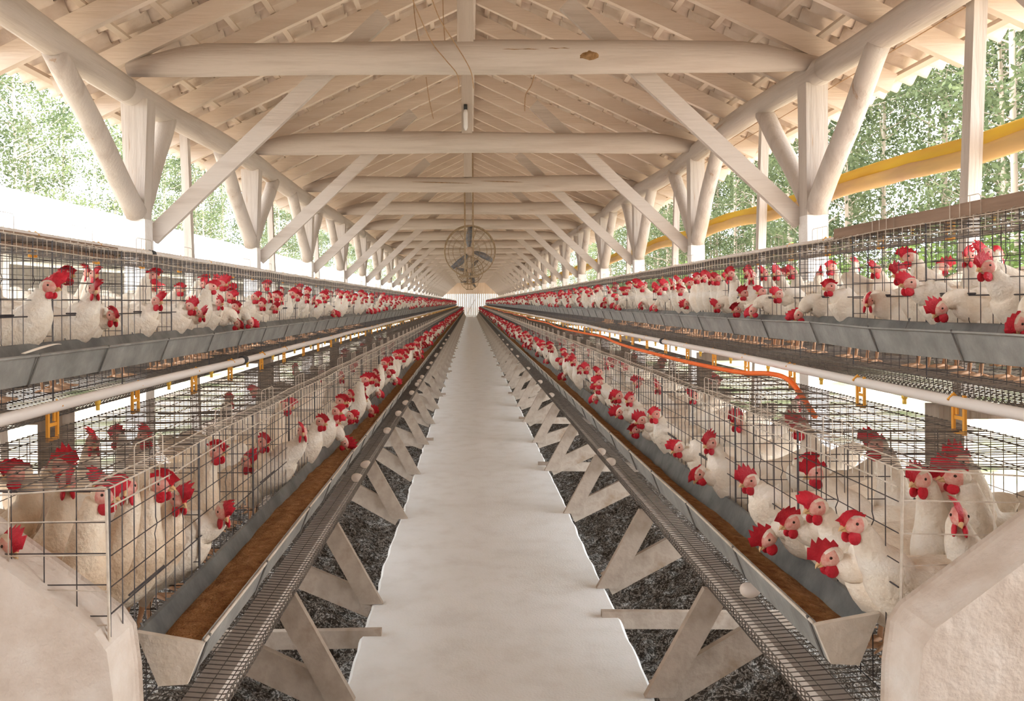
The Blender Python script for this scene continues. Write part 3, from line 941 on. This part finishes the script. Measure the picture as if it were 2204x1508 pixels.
# tight strings beside the eave log on the curtain side
for i, (dx, dz) in enumerate(((0.17, 0.02), (0.24, -0.03))):
    tag(MB().tube([(XP + 2.63 + dx, -3, ZL[1] + dz), (XP + 2.63 + dx, 30, ZL[1] + dz - 0.02)], 0.004, 5).build('curtain_cord', 'rope'),
        'taut cord running along the eave log, %s the log' % ('closer to' if i == 0 else 'farther from'), 'cord')
e = empty('lamp', (XP - 0.09, 9.175, EYE + 2.0), 'small white lamp fixed to the second king post', 'lamp')
MB().tube([(0, 0, 0.30), (0, 0, 0.24)], 0.022, 10).build('lamp_holder', 'black', e, True)
MB().tube([(0, 0, 0.24), (0, 0, 0.20), (0, 0, 0.03), (0, 0, 0)], [0.018, 0.026, 0.026, 0.012], 12).build('bulb', 'lamp', e, True)

# ------------------------------------------------------------------ yellow rolled curtain on the right
e = empty('rolled_curtain', (XP + 2.95, 0, EYE + 0.925), 'long yellow tarpaulin curtain rolled up along the open side', 'curtain')
ys_ = []
y = -2.0
while y < 72: ys_.append(y); y += 0.16 if y < 14 else 0.5
for nm, m_, zc, rx_, rz2, sd_ in (('upper_fold', 'tarp', 0.048, 0.028, 0.046, 1), ('lower_roll', 'tarp_dirty', -0.035, 0.052, 0.055, 5)):
    q = MB()
    NP = 12
    for y in ys_:
        sag = -0.04 * (1 - math.cos((y - 2.88) / 3.2 * 2 * math.pi)) * 0.5
        for i in range(NP):
            t_ = 2 * math.pi * i / NP
            k_ = 1 + 0.20 * mnoise.noise(Vector((y * 1.6, math.cos(t_) * 1.2 + sd_, math.sin(t_) * 1.2))) + 0.10 * mnoise.noise(Vector((y * 5.5, math.cos(t_) * 2 + sd_, math.sin(t_) * 2)))
            q.v.append((rx_ * math.cos(t_) * k_, y, zc + rz2 * math.sin(t_) * k_ + sag + 0.012 * mnoise.noise(Vector((y * 1.1, sd_, 0)))))
    for i in range(len(ys_) - 1):
        for k in range(NP):
            k2 = (k + 1) % NP
            q.f.append((i * NP + k, i * NP + k2, (i + 1) * NP + k2, (i + 1) * NP + k)); q.m.append(0)
    q.f.append(tuple(range(NP))); q.m.append(0)
    q.build(nm, m_, e, True)

# ------------------------------------------------------------------ neighbouring shed
e = empty('neighbouring_shed', (-8.5, 0, -0.36), 'low long white roofed shed standing outside behind the white concrete posts', 'building')
ex, ez, rx, rz_ = 1.55, 2.83, -1.45, 4.18
for sg in (1, -1):
    q = MB()
    n_ = 560
    x0 = rx; x1 = ex if sg > 0 else rx - (ex - rx)
    for j in range(n_ * 4 + 1):
        y = -12 + j * 0.177 / 4
        wv = 0.028 * math.sin(2 * math.pi * j / 4 + 0.4)
        q.v += [(x0, y, rz_ + wv), ((x0 + x1) / 2, y, (rz_ + ez) / 2 + wv), (x1, y, ez + wv)]
    for j in range(n_ * 4):
        for k in range(2):
            f = (j * 3 + k, j * 3 + k + 1, j * 3 + k + 4, j * 3 + k + 3)
            q.f.append(f if sg > 0 else f[::-1]); q.m.append(0)
    o = q.build('roof', 'roof_white', e, True)
    md = o.modifiers.new('thickness', 'SOLIDIFY'); md.thickness = 0.012
for k in range(30):
    y = -8 + 3.0 * k
    q = MB().board((rx, y, rz_ - 0.10), (ex - 0.12, y, ez - 0.05), 0.12, 0.05, (0, 1, 0)); q.build('rafter', 'lime_x', e)
    q = MB().box((ex - 0.75, y, 1.45), (0.14, 0.14, 2.95)); q.build('post', 'concrete_white', e)
q = MB().box((ex - 0.10, 32, ez - 0.07), (0.04, 88, 0.09)); q.build('fascia', 'gable', e)
q = MB().box((ex - 0.80, 32, 0.5), (0.10, 88, 1.0)); q.build('low_wall', 'concrete_white', e)
q = MB().box((-4.2, 32, 1.4), (0.10, 88, 2.8)); q.build('rear_wall', 'concrete_white', e)

# ------------------------------------------------------------------ trees
def leaves(q, centre, n, spread, size, droop=0.5):
    for _ in range(n):
        c = Vector(centre) + Vector((random.gauss(0, spread), random.gauss(0, spread), random.gauss(0, spread * 0.7)))
        d = Vector((U(-1, 1), U(-1, 1), U(-1.2, 0.3) * droop * 2)).normalized()
        n_ = Vector((U(-1, 1), U(-1, 1), U(-1, 1)))
        sd_ = d.cross(n_).normalized()
        l_ = size * U(0.6, 1.3)
        w_ = l_ * 0.24
        q.add([tuple(c), tuple(c + d * l_ * 0.5 + sd_ * w_), tuple(c + d * l_), tuple(c + d * l_ * 0.5 - sd_ * w_)], [(0, 1, 2, 3)])
def tree_variant(seed, h):
    random.seed(seed)
    tr = MB()
    ph = U(0, 6)
    P = [(0.15 * math.sin(ph + i * 0.4) * i / 12, 0.15 * math.cos(ph + i * 0.3) * i / 12, h * i / 12) for i in range(13)]
    tr.tube(P, [0.062 * (1 - 0.065 * i) + 0.008 for i in range(13)], 7)
    fo = MB()
    nb = 46
    for j in range(nb):
        u = 0.10 + 0.90 * (j + R()) / nb
        i = min(int(u * 12), 11)
        p = Vector(P[i]).lerp(Vector(P[i + 1]), u * 12 - i)
        a = U(0, 2 * math.pi)
        L = (0.5 + 1.3 * math.sin(math.pi * min(1, u * 0.92)) ** 0.7) * U(0.4, 1.0)
        tip = p + Vector((math.cos(a) * L, math.sin(a) * L, L * U(0.1, 0.8)))
        tr.tube([p, p.lerp(tip, 0.5) + Vector((0, 0, -0.05)), tip], [0.022, 0.013, 0.006], 4, False)
        leaves(fo, tip, 120 if u > 0.3 else 64, 0.28, 0.135)
        if R() < 0.6: leaves(fo, p.lerp(tip, 0.6), 46, 0.28, 0.135)
    return tr.mesh('trunk', ['bark'], True), fo.mesh('foliage', ['leaf'])
TV = [tree_variant(100 + i, hh) for i, hh in enumerate((11.5, 13.5, 15.0, 12.5))]
random.seed(11)
def put_tree(x, y, lab, grp, v=None, sc=1.0):
    tm, fm = TV[random.randrange(4)] if v is None else TV[v]
    e = empty('eucalyptus_tree', (x, y, -0.36), lab, 'tree', grp, rz=U(0, 6.28))
    e.scale = (sc, sc, sc * U(0.92, 1.1))
    link('trunk', tm, e); link('foliage', fm, e)
for k in range(78):
    row = k % 3
    put_tree(14.5 + row * 3.8 + U(-1.3, 1.3), 8 + (k // 3) * 2.9 + U(-1.2, 1.2) + row * 0.9, 'tall slim eucalyptus tree in the wood beyond the yellow curtain', 'eucalyptus wood beyond the curtain', None, U(1.2, 1.6))
for k in range(48):
    row = k % 2
    put_tree(-15.5 - row * 4.2 + U(-1.2, 1.2), 8 + (k // 2) * 3.6 + U(-1.3, 1.3), 'tall slim eucalyptus tree standing behind the white neighbouring roof', 'eucalyptus wood behind the white roof', None, U(0.95, 1.3))
for k in range(34):
    put_tree(15.5 + (k % 2) * 4 + U(-1.5, 1.5), 86 + k * 4.2 + U(-1.5, 1.5), 'tall slim eucalyptus tree in the wood beyond the yellow curtain', 'eucalyptus wood beyond the curtain', None, U(1.2, 1.6))
for k in range(26):
    put_tree(-16.5 - (k % 2) * 4 + U(-1.5, 1.5), 96 + k * 4.6 + U(-1.5, 1.5), 'tall slim eucalyptus tree standing behind the white neighbouring roof', 'eucalyptus wood behind the white roof', None, U(0.95, 1.3))
def bush_variant(seed):
    random.seed(seed)
    tr, fo = MB(), MB()
    for j in range(16):
        a = U(0, 6.28); L = U(0.3, 0.9)
        tip = Vector((math.cos(a) * L, math.sin(a) * L, U(0.5, 2.1)))
        tr.tube([(0, 0, 0), tip * 0.5 + Vector((0, 0, 0.1)), tip], [0.02, 0.012, 0.005], 4, False)
        leaves(fo, tip, 100, 0.30, 0.15, 0.3)
        leaves(fo, tip * 0.55, 50, 0.28, 0.15, 0.3)
    return tr.mesh('stem', ['bark']), fo.mesh('foliage', ['leaf2'])
BV = [bush_variant(300 + i) for i in range(3)]
random.seed(12)
for k in range(40):
    tm, fm = BV[random.randrange(3)]
    e = empty('bush', (10.2 + U(-0.8, 2.2), 7 + k * 1.75 + U(-0.6, 0.6), -0.36), 'bright green leafy bush at the edge of the eucalyptus wood', 'bush', 'bushes beyond the curtain', rz=U(0, 6.28))
    e.scale = [U(1.0, 1.6)] * 3
    link('stem', tm, e); link('foliage', fm, e)

# ------------------------------------------------------------------ hens
def catmull(st, k):
    """Smooth a list of equal-length tuples."""
    out = []
    n_ = len(st)
    for i in range(n_ - 1):
        a, b_, c, d = st[max(i - 1, 0)], st[i], st[i + 1], st[min(i + 2, n_ - 1)]
        for j in range(k):
            t = j / k
            out.append(tuple(0.5 * (2 * q1 + (q2 - q0) * t + (2 * q0 - 5 * q1 + 4 * q2 - q3) * t * t + (-q0 + 3 * q1 - 3 * q2 + q3) * t ** 3) for q0, q1, q2, q3 in zip(a, b_, c, d)))
    out.append(st[-1])
    return out

def hen_parts(reach, height, yaw, pitch, seed=0, lod=0):
    """Parts of a hen standing at the origin and facing +x: {name: [MB, material]}; yaw, pitch of the head in degrees."""
    rg = random.Random(seed)
    up_body = max(0.0, min(1.0, (height - 0.22) / 0.15))
    dz = -0.018 + 0.02 * up_body
    st = [  # x, y, z, side radius, upright radius
        (-0.255, 0, 0.335 + dz, 0.004, 0.012),
        (-0.225, 0, 0.318 + dz, 0.014, 0.036),
        (-0.175, 0, 0.282 + dz, 0.030, 0.050),
        (-0.120, 0, 0.242 + dz, 0.055, 0.066),
        (-0.055, 0, 0.212 + dz, 0.074, 0.084),
        (0.010, 0, 0.205 + dz, 0.079, 0.088),
        (0.065, 0, 0.215 + dz, 0.072, 0.080),
        (0.105, 0, 0.240 + dz, 0.058, 0.064),
    ]
    ya, pi_ = math.radians(yaw), math.radians(pitch)
    fw = Vector((math.cos(ya) * math.cos(pi_), math.sin(ya) * math.cos(pi_), math.sin(pi_)))
    sidev = Vector((-math.sin(ya), math.cos(ya), 0))
    upv = fw.cross(sidev).normalized()
    head = Vector((reach, math.sin(ya) * 0.02, height))
    base = head - fw * 0.018 - upv * 0.011
    p0 = Vector((0.125, 0, 0.272 + dz))
    down = height < 0.245
    if down: p0 = Vector((0.135, 0, 0.245 + dz))
    vec = base - p0
    if down:
        arr = (fw + Vector((0.2, 0, -0.4))).normalized()
        ctrl = p0 + Vector((0.55 * max(vec.x, 0.05) + 0.02, 0, 0.035))
    else:
        arr = (Vector((fw.x * 0.3, fw.y * 0.3, 1.0))).normalized()
        ctrl = base - arr * vec.length * 0.5
    for i, (u, rs, ru) in enumerate(((0.0, 0.047, 0.053), (0.3, 0.037, 0.041), (0.6, 0.029, 0.032), (0.85, 0.023, 0.0255), (1.0, 0.0185, 0.021))):
        p = p0 * (1 - u) ** 2 + ctrl * 2 * u * (1 - u) + base * u * u
        st.append((p.x, p.y, p.z, rs, ru))
    sm = catmull(st, 3 if lod == 0 else 2 if lod == 1 else 1)
    n_ = 16 if lod == 0 else 10 if lod == 1 else 7
    b = MB()
    k = len(sm)
    vs, fs = [], []
    for i, (x, y, z, rs, ru) in enumerate(sm):
        t = (Vector(sm[min(i + 1, k - 1)][:3]) - Vector(sm[max(i - 1, 0)][:3])).normalized()
        f_ = max(0.0, (i / (k - 1) - 0.65) / 0.35)
        sv = Vector((0, 1, 0)).lerp(sidev, f_)
        sv = (sv - t * sv.dot(t)).normalized()
        uv = t.cross(sv)
        c = Vector((x, y, z))
        for j in range(n_):
            a = 2 * math.pi * j / n_
            r_ = 1.0
            if lod == 0: r_ = 1 + 0.05 * mnoise.noise(Vector((x * 22 + seed, math.cos(a) * 1.6, math.sin(a) * 1.6 + z * 10)))
            vs.append(tuple(c + sv * (math.cos(a) * rs * r_) + uv * (math.sin(a) * ru * r_)))
    for i in range(k - 1):
        for j in range(n_):
            j2 = (j + 1) % n_
            fs.append((i * n_ + j, i * n_ + j2, (i + 1) * n_ + j2, (i + 1) * n_ + j))
    fs.append(tuple(range(n_ - 1, -1, -1))); fs.append(tuple(range((k - 1) * n_, k * n_)))
    b.add(vs, fs, 0)
    H = Matrix(((fw.x, sidev.x, upv.x, head.x), (fw.y, sidev.y, upv.y, head.y), (fw.z, sidev.z, upv.z, head.z), (0, 0, 0, 1)))
    hd = MB()
    def skin(x, y, z):
        if x > -0.25 and (abs(y) > 0.22 or x > 0.80) and z < 0.80: return 1
        return 0
    hd.ball((0.001, 0, 0), (0.0295, 0.0185, 0.0215), 14 if lod == 0 else 8, 12 if lod == 0 else 6, 0, skin)
    b.merge(hd, None, H)
    if lod < 2:
        for sg in (-1, 1):      # folded wings, part of the feathered body
            wg = MB().ball((0, 0, 0), (0.115, 0.017, 0.052), 10, 8)
            wg.xform(Matrix.Translation((-0.045, sg * 0.066, 0.225 + dz)) @ Matrix.Rotation(math.radians(14), 4, 'Y') @ Matrix.Rotation(math.radians(sg * 9), 4, 'Z'))
            b.merge(wg, 0)
            th = MB().tube([(0.01, sg * 0.042, 0.165 + dz), (0.015, sg * 0.040, 0.125), (0.006, sg * 0.038, 0.088)], [0.040, 0.026, 0.011], 8)
            b.merge(th, 0)
    out = {'body': [b, ['feather', 'skin']]}
    # comb: serrated blade, thick at the root, flopping to one side
    flop = rg.choice((-1, 1)) * rg.uniform(0.7, 2.0) if rg.random() < 0.75 else rg.uniform(-0.4, 0.4)
    hs = rg.uniform(0.85, 1.25)
    cols = 11 if lod < 2 else 7
    rows = 5 if lod < 2 else 2
    c = MB()
    L_, R_ = [], []
    for i in range(cols):
        u = i / (cols - 1)
        f0 = 0.034 - 0.047 * u
        root = 0.004 + 0.016 * math.sin(math.pi * min(1.0, u * 1.10 + 0.06))
        env = math.sin(math.pi * (0.16 + 0.72 * u)) ** 0.6
        tip = (1.0 if i % 2 else 0.52) * rg.uniform(0.85, 1.12)
        hh = (0.008 + 0.029 * env * tip) * hs * (1.0 if i not in (0, cols - 1) else 0.6)
        lean = 0.018 - 0.028 * u
        cl, cr = [], []
        for j in range(rows + 1):
            v = j / rows
            arc = flop * v * (hh / 0.035)
            sl = hh * v
            q_ = (math.sin(arc) / arc) if abs(arc) > 1e-3 else 1.0
            q2 = ((1 - math.cos(arc)) / arc) if abs(arc) > 1e-3 else 0.0
            th = 0.0045 * (1 - v ** 1.6)
            x_ = f0 + lean * v * 1.2
            cl.append((x_, sl * q2 + th, root - 0.008 * (v == 0) + sl * q_))
            cr.append((x_, sl * q2 - th, root - 0.008 * (v == 0) + sl * q_))
        L_.append(cl); R_.append(cr)
    def vid(sd_, i, j): return sd_ * cols * (rows + 1) + i * (rows + 1) + j
    c.v = [p for col in L_ for p in col] + [p for col in R_ for p in col]
    for i in range(cols - 1):
        for j in range(rows):
            c.f.append((vid(0, i, j), vid(0, i, j + 1), vid(0, i + 1, j + 1), vid(0, i + 1, j)))
            c.f.append((vid(1, i, j), vid(1, i + 1, j), vid(1, i + 1, j + 1), vid(1, i, j + 1)))
    for i in (0, cols - 1):
        for j in range(rows):
            c.f.append((vid(0, i, j), vid(1, i, j), vid(1, i, j + 1), vid(0, i, j + 1)))
    c.m = [0] * len(c.f)
    out['comb'] = [c.xform(H), ['comb']]
    ws = rg.uniform(0.85, 1.15)
    for sg, nm in ((-1, 'wattle'), (1, 'wattle.b')):
        wt = MB().ball((0, 0, 0), (0.0150 * ws, 0.0052, 0.0150 * ws), 10 if lod < 2 else 6, 7 if lod < 2 else 4)
        wt.v = [(x, y, z * (1.0 if z < 0 else 0.9)) for x, y, z in wt.v]
        # wattles hang straight down whatever the head does
        g_ = head + fw * 0.012 + sidev * (sg * 0.0085) - upv * 0.013
        dn = (Vector((0, 0, -1)) * 0.8 - upv * 0.4 + sidev * sg * 0.15).normalized()
        ff = (fw - dn * fw.dot(dn)).normalized()
        ss = dn.cross(ff)
        Wm = Matrix(((ff.x, ss.x, -dn.x, g_.x + dn.x * 0.0115), (ff.y, ss.y, -dn.y, g_.y + dn.y * 0.0115), (ff.z, ss.z, -dn.z, g_.z + dn.z * 0.0115), (0, 0, 0, 1)))
        out[nm] = [wt.xform(Wm), ['comb']]
    if lod < 2:
        bk = MB().tube([(0.022, 0, 0.001), (0.031, 0, 0.000), (0.040, 0, -0.004), (0.045, 0, -0.009)], [0.0068, 0.0052, 0.0030, 0.0008], 8)
        bk.tube([(0.022, 0, -0.008), (0.033, 0, -0.008), (0.039, 0, -0.0095)], [0.0058, 0.0040, 0.001], 8)
        out['beak'] = [bk.xform(H), ['beak']]
        for sg, nm in ((-1, 'eye'), (1, 'eye.b')):
            ey = MB().ball((0.0095, sg * 0.0158, 0.0055), (0.0036, 0.0026, 0.0036), 8, 6)
            out[nm] = [ey.xform(H), ['eye']]
        for sg, nm in ((-1, 'leg'), (1, 'leg.b')):
            lg = MB().tube([(0.008, sg * 0.038, 0.105), (-0.004, sg * 0.038, 0.05), (0.002, sg * 0.038, 0.010)], [0.0085, 0.0062, 0.0068], 7)
            for a in (-32, 0, 32):
                a = math.radians(a)
                lg.tube([(0, sg * 0.038, 0.010), (0.028 * math.cos(a), sg * 0.038 + 0.028 * math.sin(a), 0.0075), (0.056 * math.cos(a), sg * 0.038 + 0.056 * math.sin(a), 0.004)], [0.006, 0.0050, 0.0022], 6)
            lg.tube([(0, sg * 0.038, 0.010), (-0.026, sg * 0.038, 0.004)], [0.0055, 0.002], 6)
            out[nm] = [lg, ['foot']]
    return out

HM = ['feather', 'skin', 'comb', 'beak', 'eye', 'foot']
def merged_hen(parts):
    a = MB()
    for q, ms in parts.values():
        o = len(a.v)
        a.v.extend(q.v)
        a.f.extend(tuple(i + o for i in f) for f in q.f)
        a.m.extend(HM.index(ms[i]) for i in q.m)
    return a

POSES = []   # reach, height, yaw toward the camera, pitch, what it does
for (r_, h_, y_, p_, what) in [
    (0.165, 0.365, 25, 0, 'with raised head'), (0.170, 0.350, 50, -5, 'with raised head'), (0.160, 0.375, 5, 5, 'with raised head'),
    (0.165, 0.345, -25, 0, 'with raised head'), (0.205, 0.330, 30, -5, 'stretching its neck out'), (0.215, 0.310, 10, -10, 'stretching its neck out'),
    (0.210, 0.300, 55, -10, 'stretching its neck out'), (0.200, 0.265, 20, -25, 'with lowered head'), (0.215, 0.245, 45, -30, 'with lowered head'),
    (0.225, 0.180, 15, -55, 'pecking at the feed'), (0.225, 0.165, -20, -65, 'pecking at the feed'), (0.220, 0.195, 40, -50, 'pecking at the feed')]:
    POSES.append((r_, h_ + 0.035, y_, p_, what))

# hens seen one by one near the camera: picture column and row of the head, how far it is out of the cage front, yaw to camera, pitch
NEAR = {
 (1, 1): [(2110, 575, .06, 12, -5), (1968, 610, .07, 15, 0), (1944, 590, -.02, 10, 0), (2028, 662, .07, 20, -35), (1868, 648, .06, 60, -15), (1788, 618, .05, 15, 0),
          (1722, 682, .09, 10, -50), (1672, 634, .06, 12, -5), (1642, 628, .0, 10, 0), (1602, 632, .05, 10, 0), (1590, 666, .06, 20, -10), (1545, 658, .06, 30, -10),
          (1545, 600, .02, 20, 0), (1500, 598, .03, 20, 0), (1468, 625, .05, 20, 0), (2196, 702, .09, 10, -60),
          (2048, 556, -.22, 10, 0), (2086, 548, -.17, 0, 0), (1972, 552, -.2, 0, 0), (1882, 580, -.2, 30, 0), (1745, 592, -.26, 60, 0), (1675, 588, -.2, 40, 0), (1614, 592, -.26, 30, 0), (1782, 576, -.3, 10, 0)],
 (-1, 1): [(98, 616, .04, 15, -5), (207, 622, .05, 55, -8), (242, 678, .06, 40, -20), (340, 648, .05, 30, 0), (408, 660, .05, 25, 0), (437, 675, .06, 45, -10), (474, 652, .05, 45, 0),
           (508, 660, .06, 25, -5), (514, 694, .09, 20, -60), (500, 632, -.02, 20, 0), (565, 655, .05, 30, 0), (590, 662, .06, 30, 0), (548, 640, .05, 15, 0),
           (38, 596, -.2, 40, 0), (130, 590, -.22, 30, 0), (208, 588, -.26, 45, 0), (320, 592, -.12, 20, 0), (382, 622, -.26, 20, 0), (470, 606, -.2, 30, 0), (430, 602, -.3, 0, 0)],
 (-1, 0): [(478, 1100, .05, 62, -15), (655, 925, .06, 70, 0), (692, 905, .05, 25, -5), (722, 885, .05, 30, 0), (752, 895, .07, 30, -10), (742, 955, .09, 20, -60), (778, 860, .05, 30, 0), (800, 885, .08, 30, -35),
           (214, 1058, -.10, 20, -5), (312, 1020, -.07, 60, 0), (345, 1035, -.03, 10, -5), (535, 990, -.05, 40, -5), (572, 948, -.08, 30, 0), (466, 968, -.05, 20, 0), (110, 988, -.30, 30, 0), (238, 922, -.36, 30, 0), (338, 930, -.28, 20, 0),
           (70, 1150, -.20, 20, -15), (614, 880, -.06, 30, 0), (150, 1010, -.22, 60, 0), (395, 1065, -.02, 35, -10), (20, 1010, -.34, 160, 0)],
 (1, 0): [(1842, 1128, .06, 12, -3), (1750, 1085, .06, 15, -3), (1708, 1122, .06, 18, -12), (1648, 1150, .10, 14, -40), (1792, 1198, .08, 12, -22), (1618, 1035, .05, 25, -10), (1524, 950, .05, 30, -5), (1500, 1012, .09, 15, -50),
          (1462, 962, .07, 30, -20), (1408, 890, .05, 25, 0), (1384, 905, .06, 25, -10), (1335, 885, .09, 15, -45), (1372, 925, .07, 25, -15),
          (1778, 1030, -.06, 15, -12), (2108, 1032, -.20, 12, 0), (1952, 1020, -.13, 12, -5), (1590, 905, -.05, 35, -5), (1735, 902, -.16, 30, 0), (1905, 938, -.22, 20, 0), (2085, 1000, -.34, 20, 0), (1690, 985, -.12, 160, 0)],
}
HENS = {}
for (s, L), lst in NEAR.items():
    rowh = []
    for n_, (px, py, u, ya, pi_) in enumerate(lst):
        X = rowx(s, D0[L]) - s * u
        y = FPX * X / (px - 1012.0)
        z = EYE + (651 - py) / FPX * y
        z -= -math.sin(math.radians(0.35)) * 0        # small camera roll left out
        # the camera roll turns the picture about its principal point
        rr_ = math.radians(0.35)
        dx_, dy_ = px - 1012.0, 651 - py
        dxr = dx_ * math.cos(rr_) + dy_ * math.sin(rr_); dyr = -dx_ * math.sin(rr_) + dy_ * math.cos(rr_)
        y = FPX * X / dxr
        z = EYE + dyr / FPX * y
        reach = 0.165 if pi_ > -12 else 0.20 if pi_ > -30 else 0.225
        if u > 0.05 and pi_ > -12: reach = 0.195
        ux = u - reach
        fl = ZF[(s, L)] + zfloor(ux) + 0.003
        h = max(0.19, min(0.43, z - fl))
        rowh.append(dict(y=max(y, YC + YS[s] + 0.09), u=ux, reach=reach, h=h, yaw=ya, pitch=pi_, near=True, seed=s * 100 + L * 50 + n_, body=U(-8, 8) if u > -0.06 else U(-35, 35)))
    HENS[(s, L)] = rowh

random.seed(21)
LIMIT = {(1, 1): 3.9, (-1, 1): 3.8, (-1, 0): 3.75, (1, 0): 3.75}
far = []
for (s, L), rowh in HENS.items():
    cands = []
    for c in range(int((NC * 2))):
        yb = YC + YS[s] + 0.5 * c
        for t in (0.085, 0.25, 0.415):
            y = yb + t + U(-0.03, 0.03)
            pz = POSES[min(int(R() * 12), 11)]
            if R() < 0.3: pz = POSES[random.choice((4, 5, 6, 0, 1))]
            ux = -pz[0] + U(0.02, 0.075)
            if R() < 0.16: ux -= 0.14; pz = POSES[random.choice((0, 1, 2, 3))]
            cands.append((y, ux, POSES.index(pz), U(-10, 10)))
        if R() < 0.85:
            cands.append((yb + U(0.1, 0.4), U(-0.38, -0.30), random.choice((0, 1, 2, 3)), random.choice((U(-60, 60), U(90, 270)))))
    for (y, ux, pi_, bz) in cands:
        if y < LIMIT[(s, L)] - 0.02:
            # the near stretch is peopled by the list above; only a few extra birds stand at the back
            if ux > -0.29 or R() < 0.25: continue
        rowh.append(dict(y=y, u=ux, pose=pi_, near=False, body=bz))
    rowh.sort(key=lambda d_: d_['y'])

LIB = {}
for s in (1, -1):
    for i, (r_, h_, y_, p_, what) in enumerate(POSES):
        for v in (0, 1):
            hh = h_ - 0.012 * v
            LIB[(s, i, v)] = merged_hen(hen_parts(r_ - 0.006 * v, hh, s * (y_ + 14 * v), p_ - 3 * v, i * 7 + v * 3 + (50 if s > 0 else 0), 1)).mesh('hen', HM, True)
LOW = {(s, i): merged_hen(hen_parts(POSES[i][0], POSES[i][1], s * POSES[i][2], POSES[i][3], i * 5 + (90 if s > 0 else 0), 2)) for s in (1, -1) for i in range(len(POSES))}

flock = MB()
def what_of(d_):
    if not d_['near']:
        return POSES[d_['pose']][4] if d_['u'] > -0.29 else 'standing at the back of its cage'
    if d_['u'] < -0.26: return 'standing at the back of its cage'
    if d_['pitch'] <= -40: return 'pecking at the feed'
    if d_['pitch'] <= -15: return 'with lowered head'
    return 'stretching its neck out' if d_['reach'] > 0.18 else 'with raised head'
for (s, L), rowh in HENS.items():
    for n_, d_ in enumerate(rowh):
        X = rowx(s, D0[L]) - s * d_['u']
        fl = ZF[(s, L)] + zfloor(d_['u']) + 0.002
        rz = rot(s) + math.radians(d_['body'])
        loc = (X, d_['y'], fl)
        if n_ < 75 or d_['near']:
            lab = 'white hen %s, %s in %s row, %s' % (what_of(d_), nth(n_ + 1), LEV[L], SIDE[s])
            grp = 'white hens of the %s row, %s' % (LEV[L], SIDE[s])
            if d_['near']:
                P_ = hen_parts(d_['reach'], d_['h'], s * d_['yaw'], d_['pitch'], d_['seed'], 0)
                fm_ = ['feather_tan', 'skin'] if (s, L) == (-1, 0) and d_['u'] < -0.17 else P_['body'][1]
                o = P_['body'][0].build('hen', fm_, None, True, loc, rz)
                for k_, (q, ms) in P_.items():
                    if k_ != 'body': q.build(k_.split('.')[0], ms, o, True)
            else:
                o = link('hen', LIB[(s, d_['pose'], random.randrange(2))], None, loc, rz)
            tag(o, lab, 'hen', grp)
        else:
            flock.merge(LOW[(s, d_['pose'])], None, Matrix.Translation(loc) @ Matrix.Rotation(rz, 4, 'Z'))
tag(flock.build('hen_flock', HM, None, True), 'mass of small white hens with red combs filling the far cages', 'hen flock', kind='stuff')

# ------------------------------------------------------------------ eggs, loose feather
random.seed(5)
def egg_mesh():
    q = MB().ball((0, 0, 0), (0.029, 0.0215, 0.0215), 16, 12)
    q.v = [(x, y * (1 - 0.16 * x / 0.029), z * (1 - 0.16 * x / 0.029)) for x, y, z in q.v]
    return q.mesh('egg', ['egg'], True)
EG = egg_mesh()
for s, ys_ in ((-1, [3.86, 4.17, 5.28, 6.10, 6.75, 7.5, 8.25, 8.6, 9.1, 10.4, 11.2, 12.7, 13.1, 14.9, 16.5, 18.2, 20.5]), (1, [2.31, 4.18, 4.46, 7.2, 8.4, 10.1, 12.4, 14.2, 15.8, 17.9, 20.4])):
    for k, y in enumerate(ys_):
        xo = 0.138 if not (s > 0 and k == 0) else 0.062
        z = ZF[(s, 0)] - 0.0075 + 0.0215 + 0.002
        o = link('egg', EG, None, (rowx(s, D0[0] - xo), y, z), U(-0.7, 0.7) + (math.pi if k % 3 == 1 else 0))
        tag(o, 'pale egg on the wire tray, %s from the near end, %s' % (nth(k + 1), SIDE[s]), 'egg', 'eggs on the tray, ' + SIDE[s])

q = MB()
n_ = 14
for i in range(n_ + 1):
    u = i / n_
    c_ = Vector((0.010 * math.sin(u * 3), u * 0.24, 0.016 * math.sin(u * 2.2)))
    wd = 0.010 * math.sin(math.pi * (0.12 + 0.86 * u)) ** 0.6
    q.v += [tuple(c_ + Vector((-wd, 0.01, 0.002))), tuple(c_ + Vector((0, 0, 0.004))), tuple(c_ + Vector((wd, 0.01, 0.002)))]
for i in range(n_):
    for k in range(2): q.f.append((i * 3 + k, i * 3 + k + 1, i * 3 + k + 4, i * 3 + k + 3)); q.m.append(0)
o = q.build('loose_feather', 'plume', None, True, (rowx(-1, D0[1] - 0.136), 2.10, ZF[(-1, 1)] + 0.178), 0.10)
md = o.modifiers.new('thickness', 'SOLIDIFY'); md.thickness = 0.0012
tag(o, 'loose white feather lying on the lip of the upper trough', 'feather')
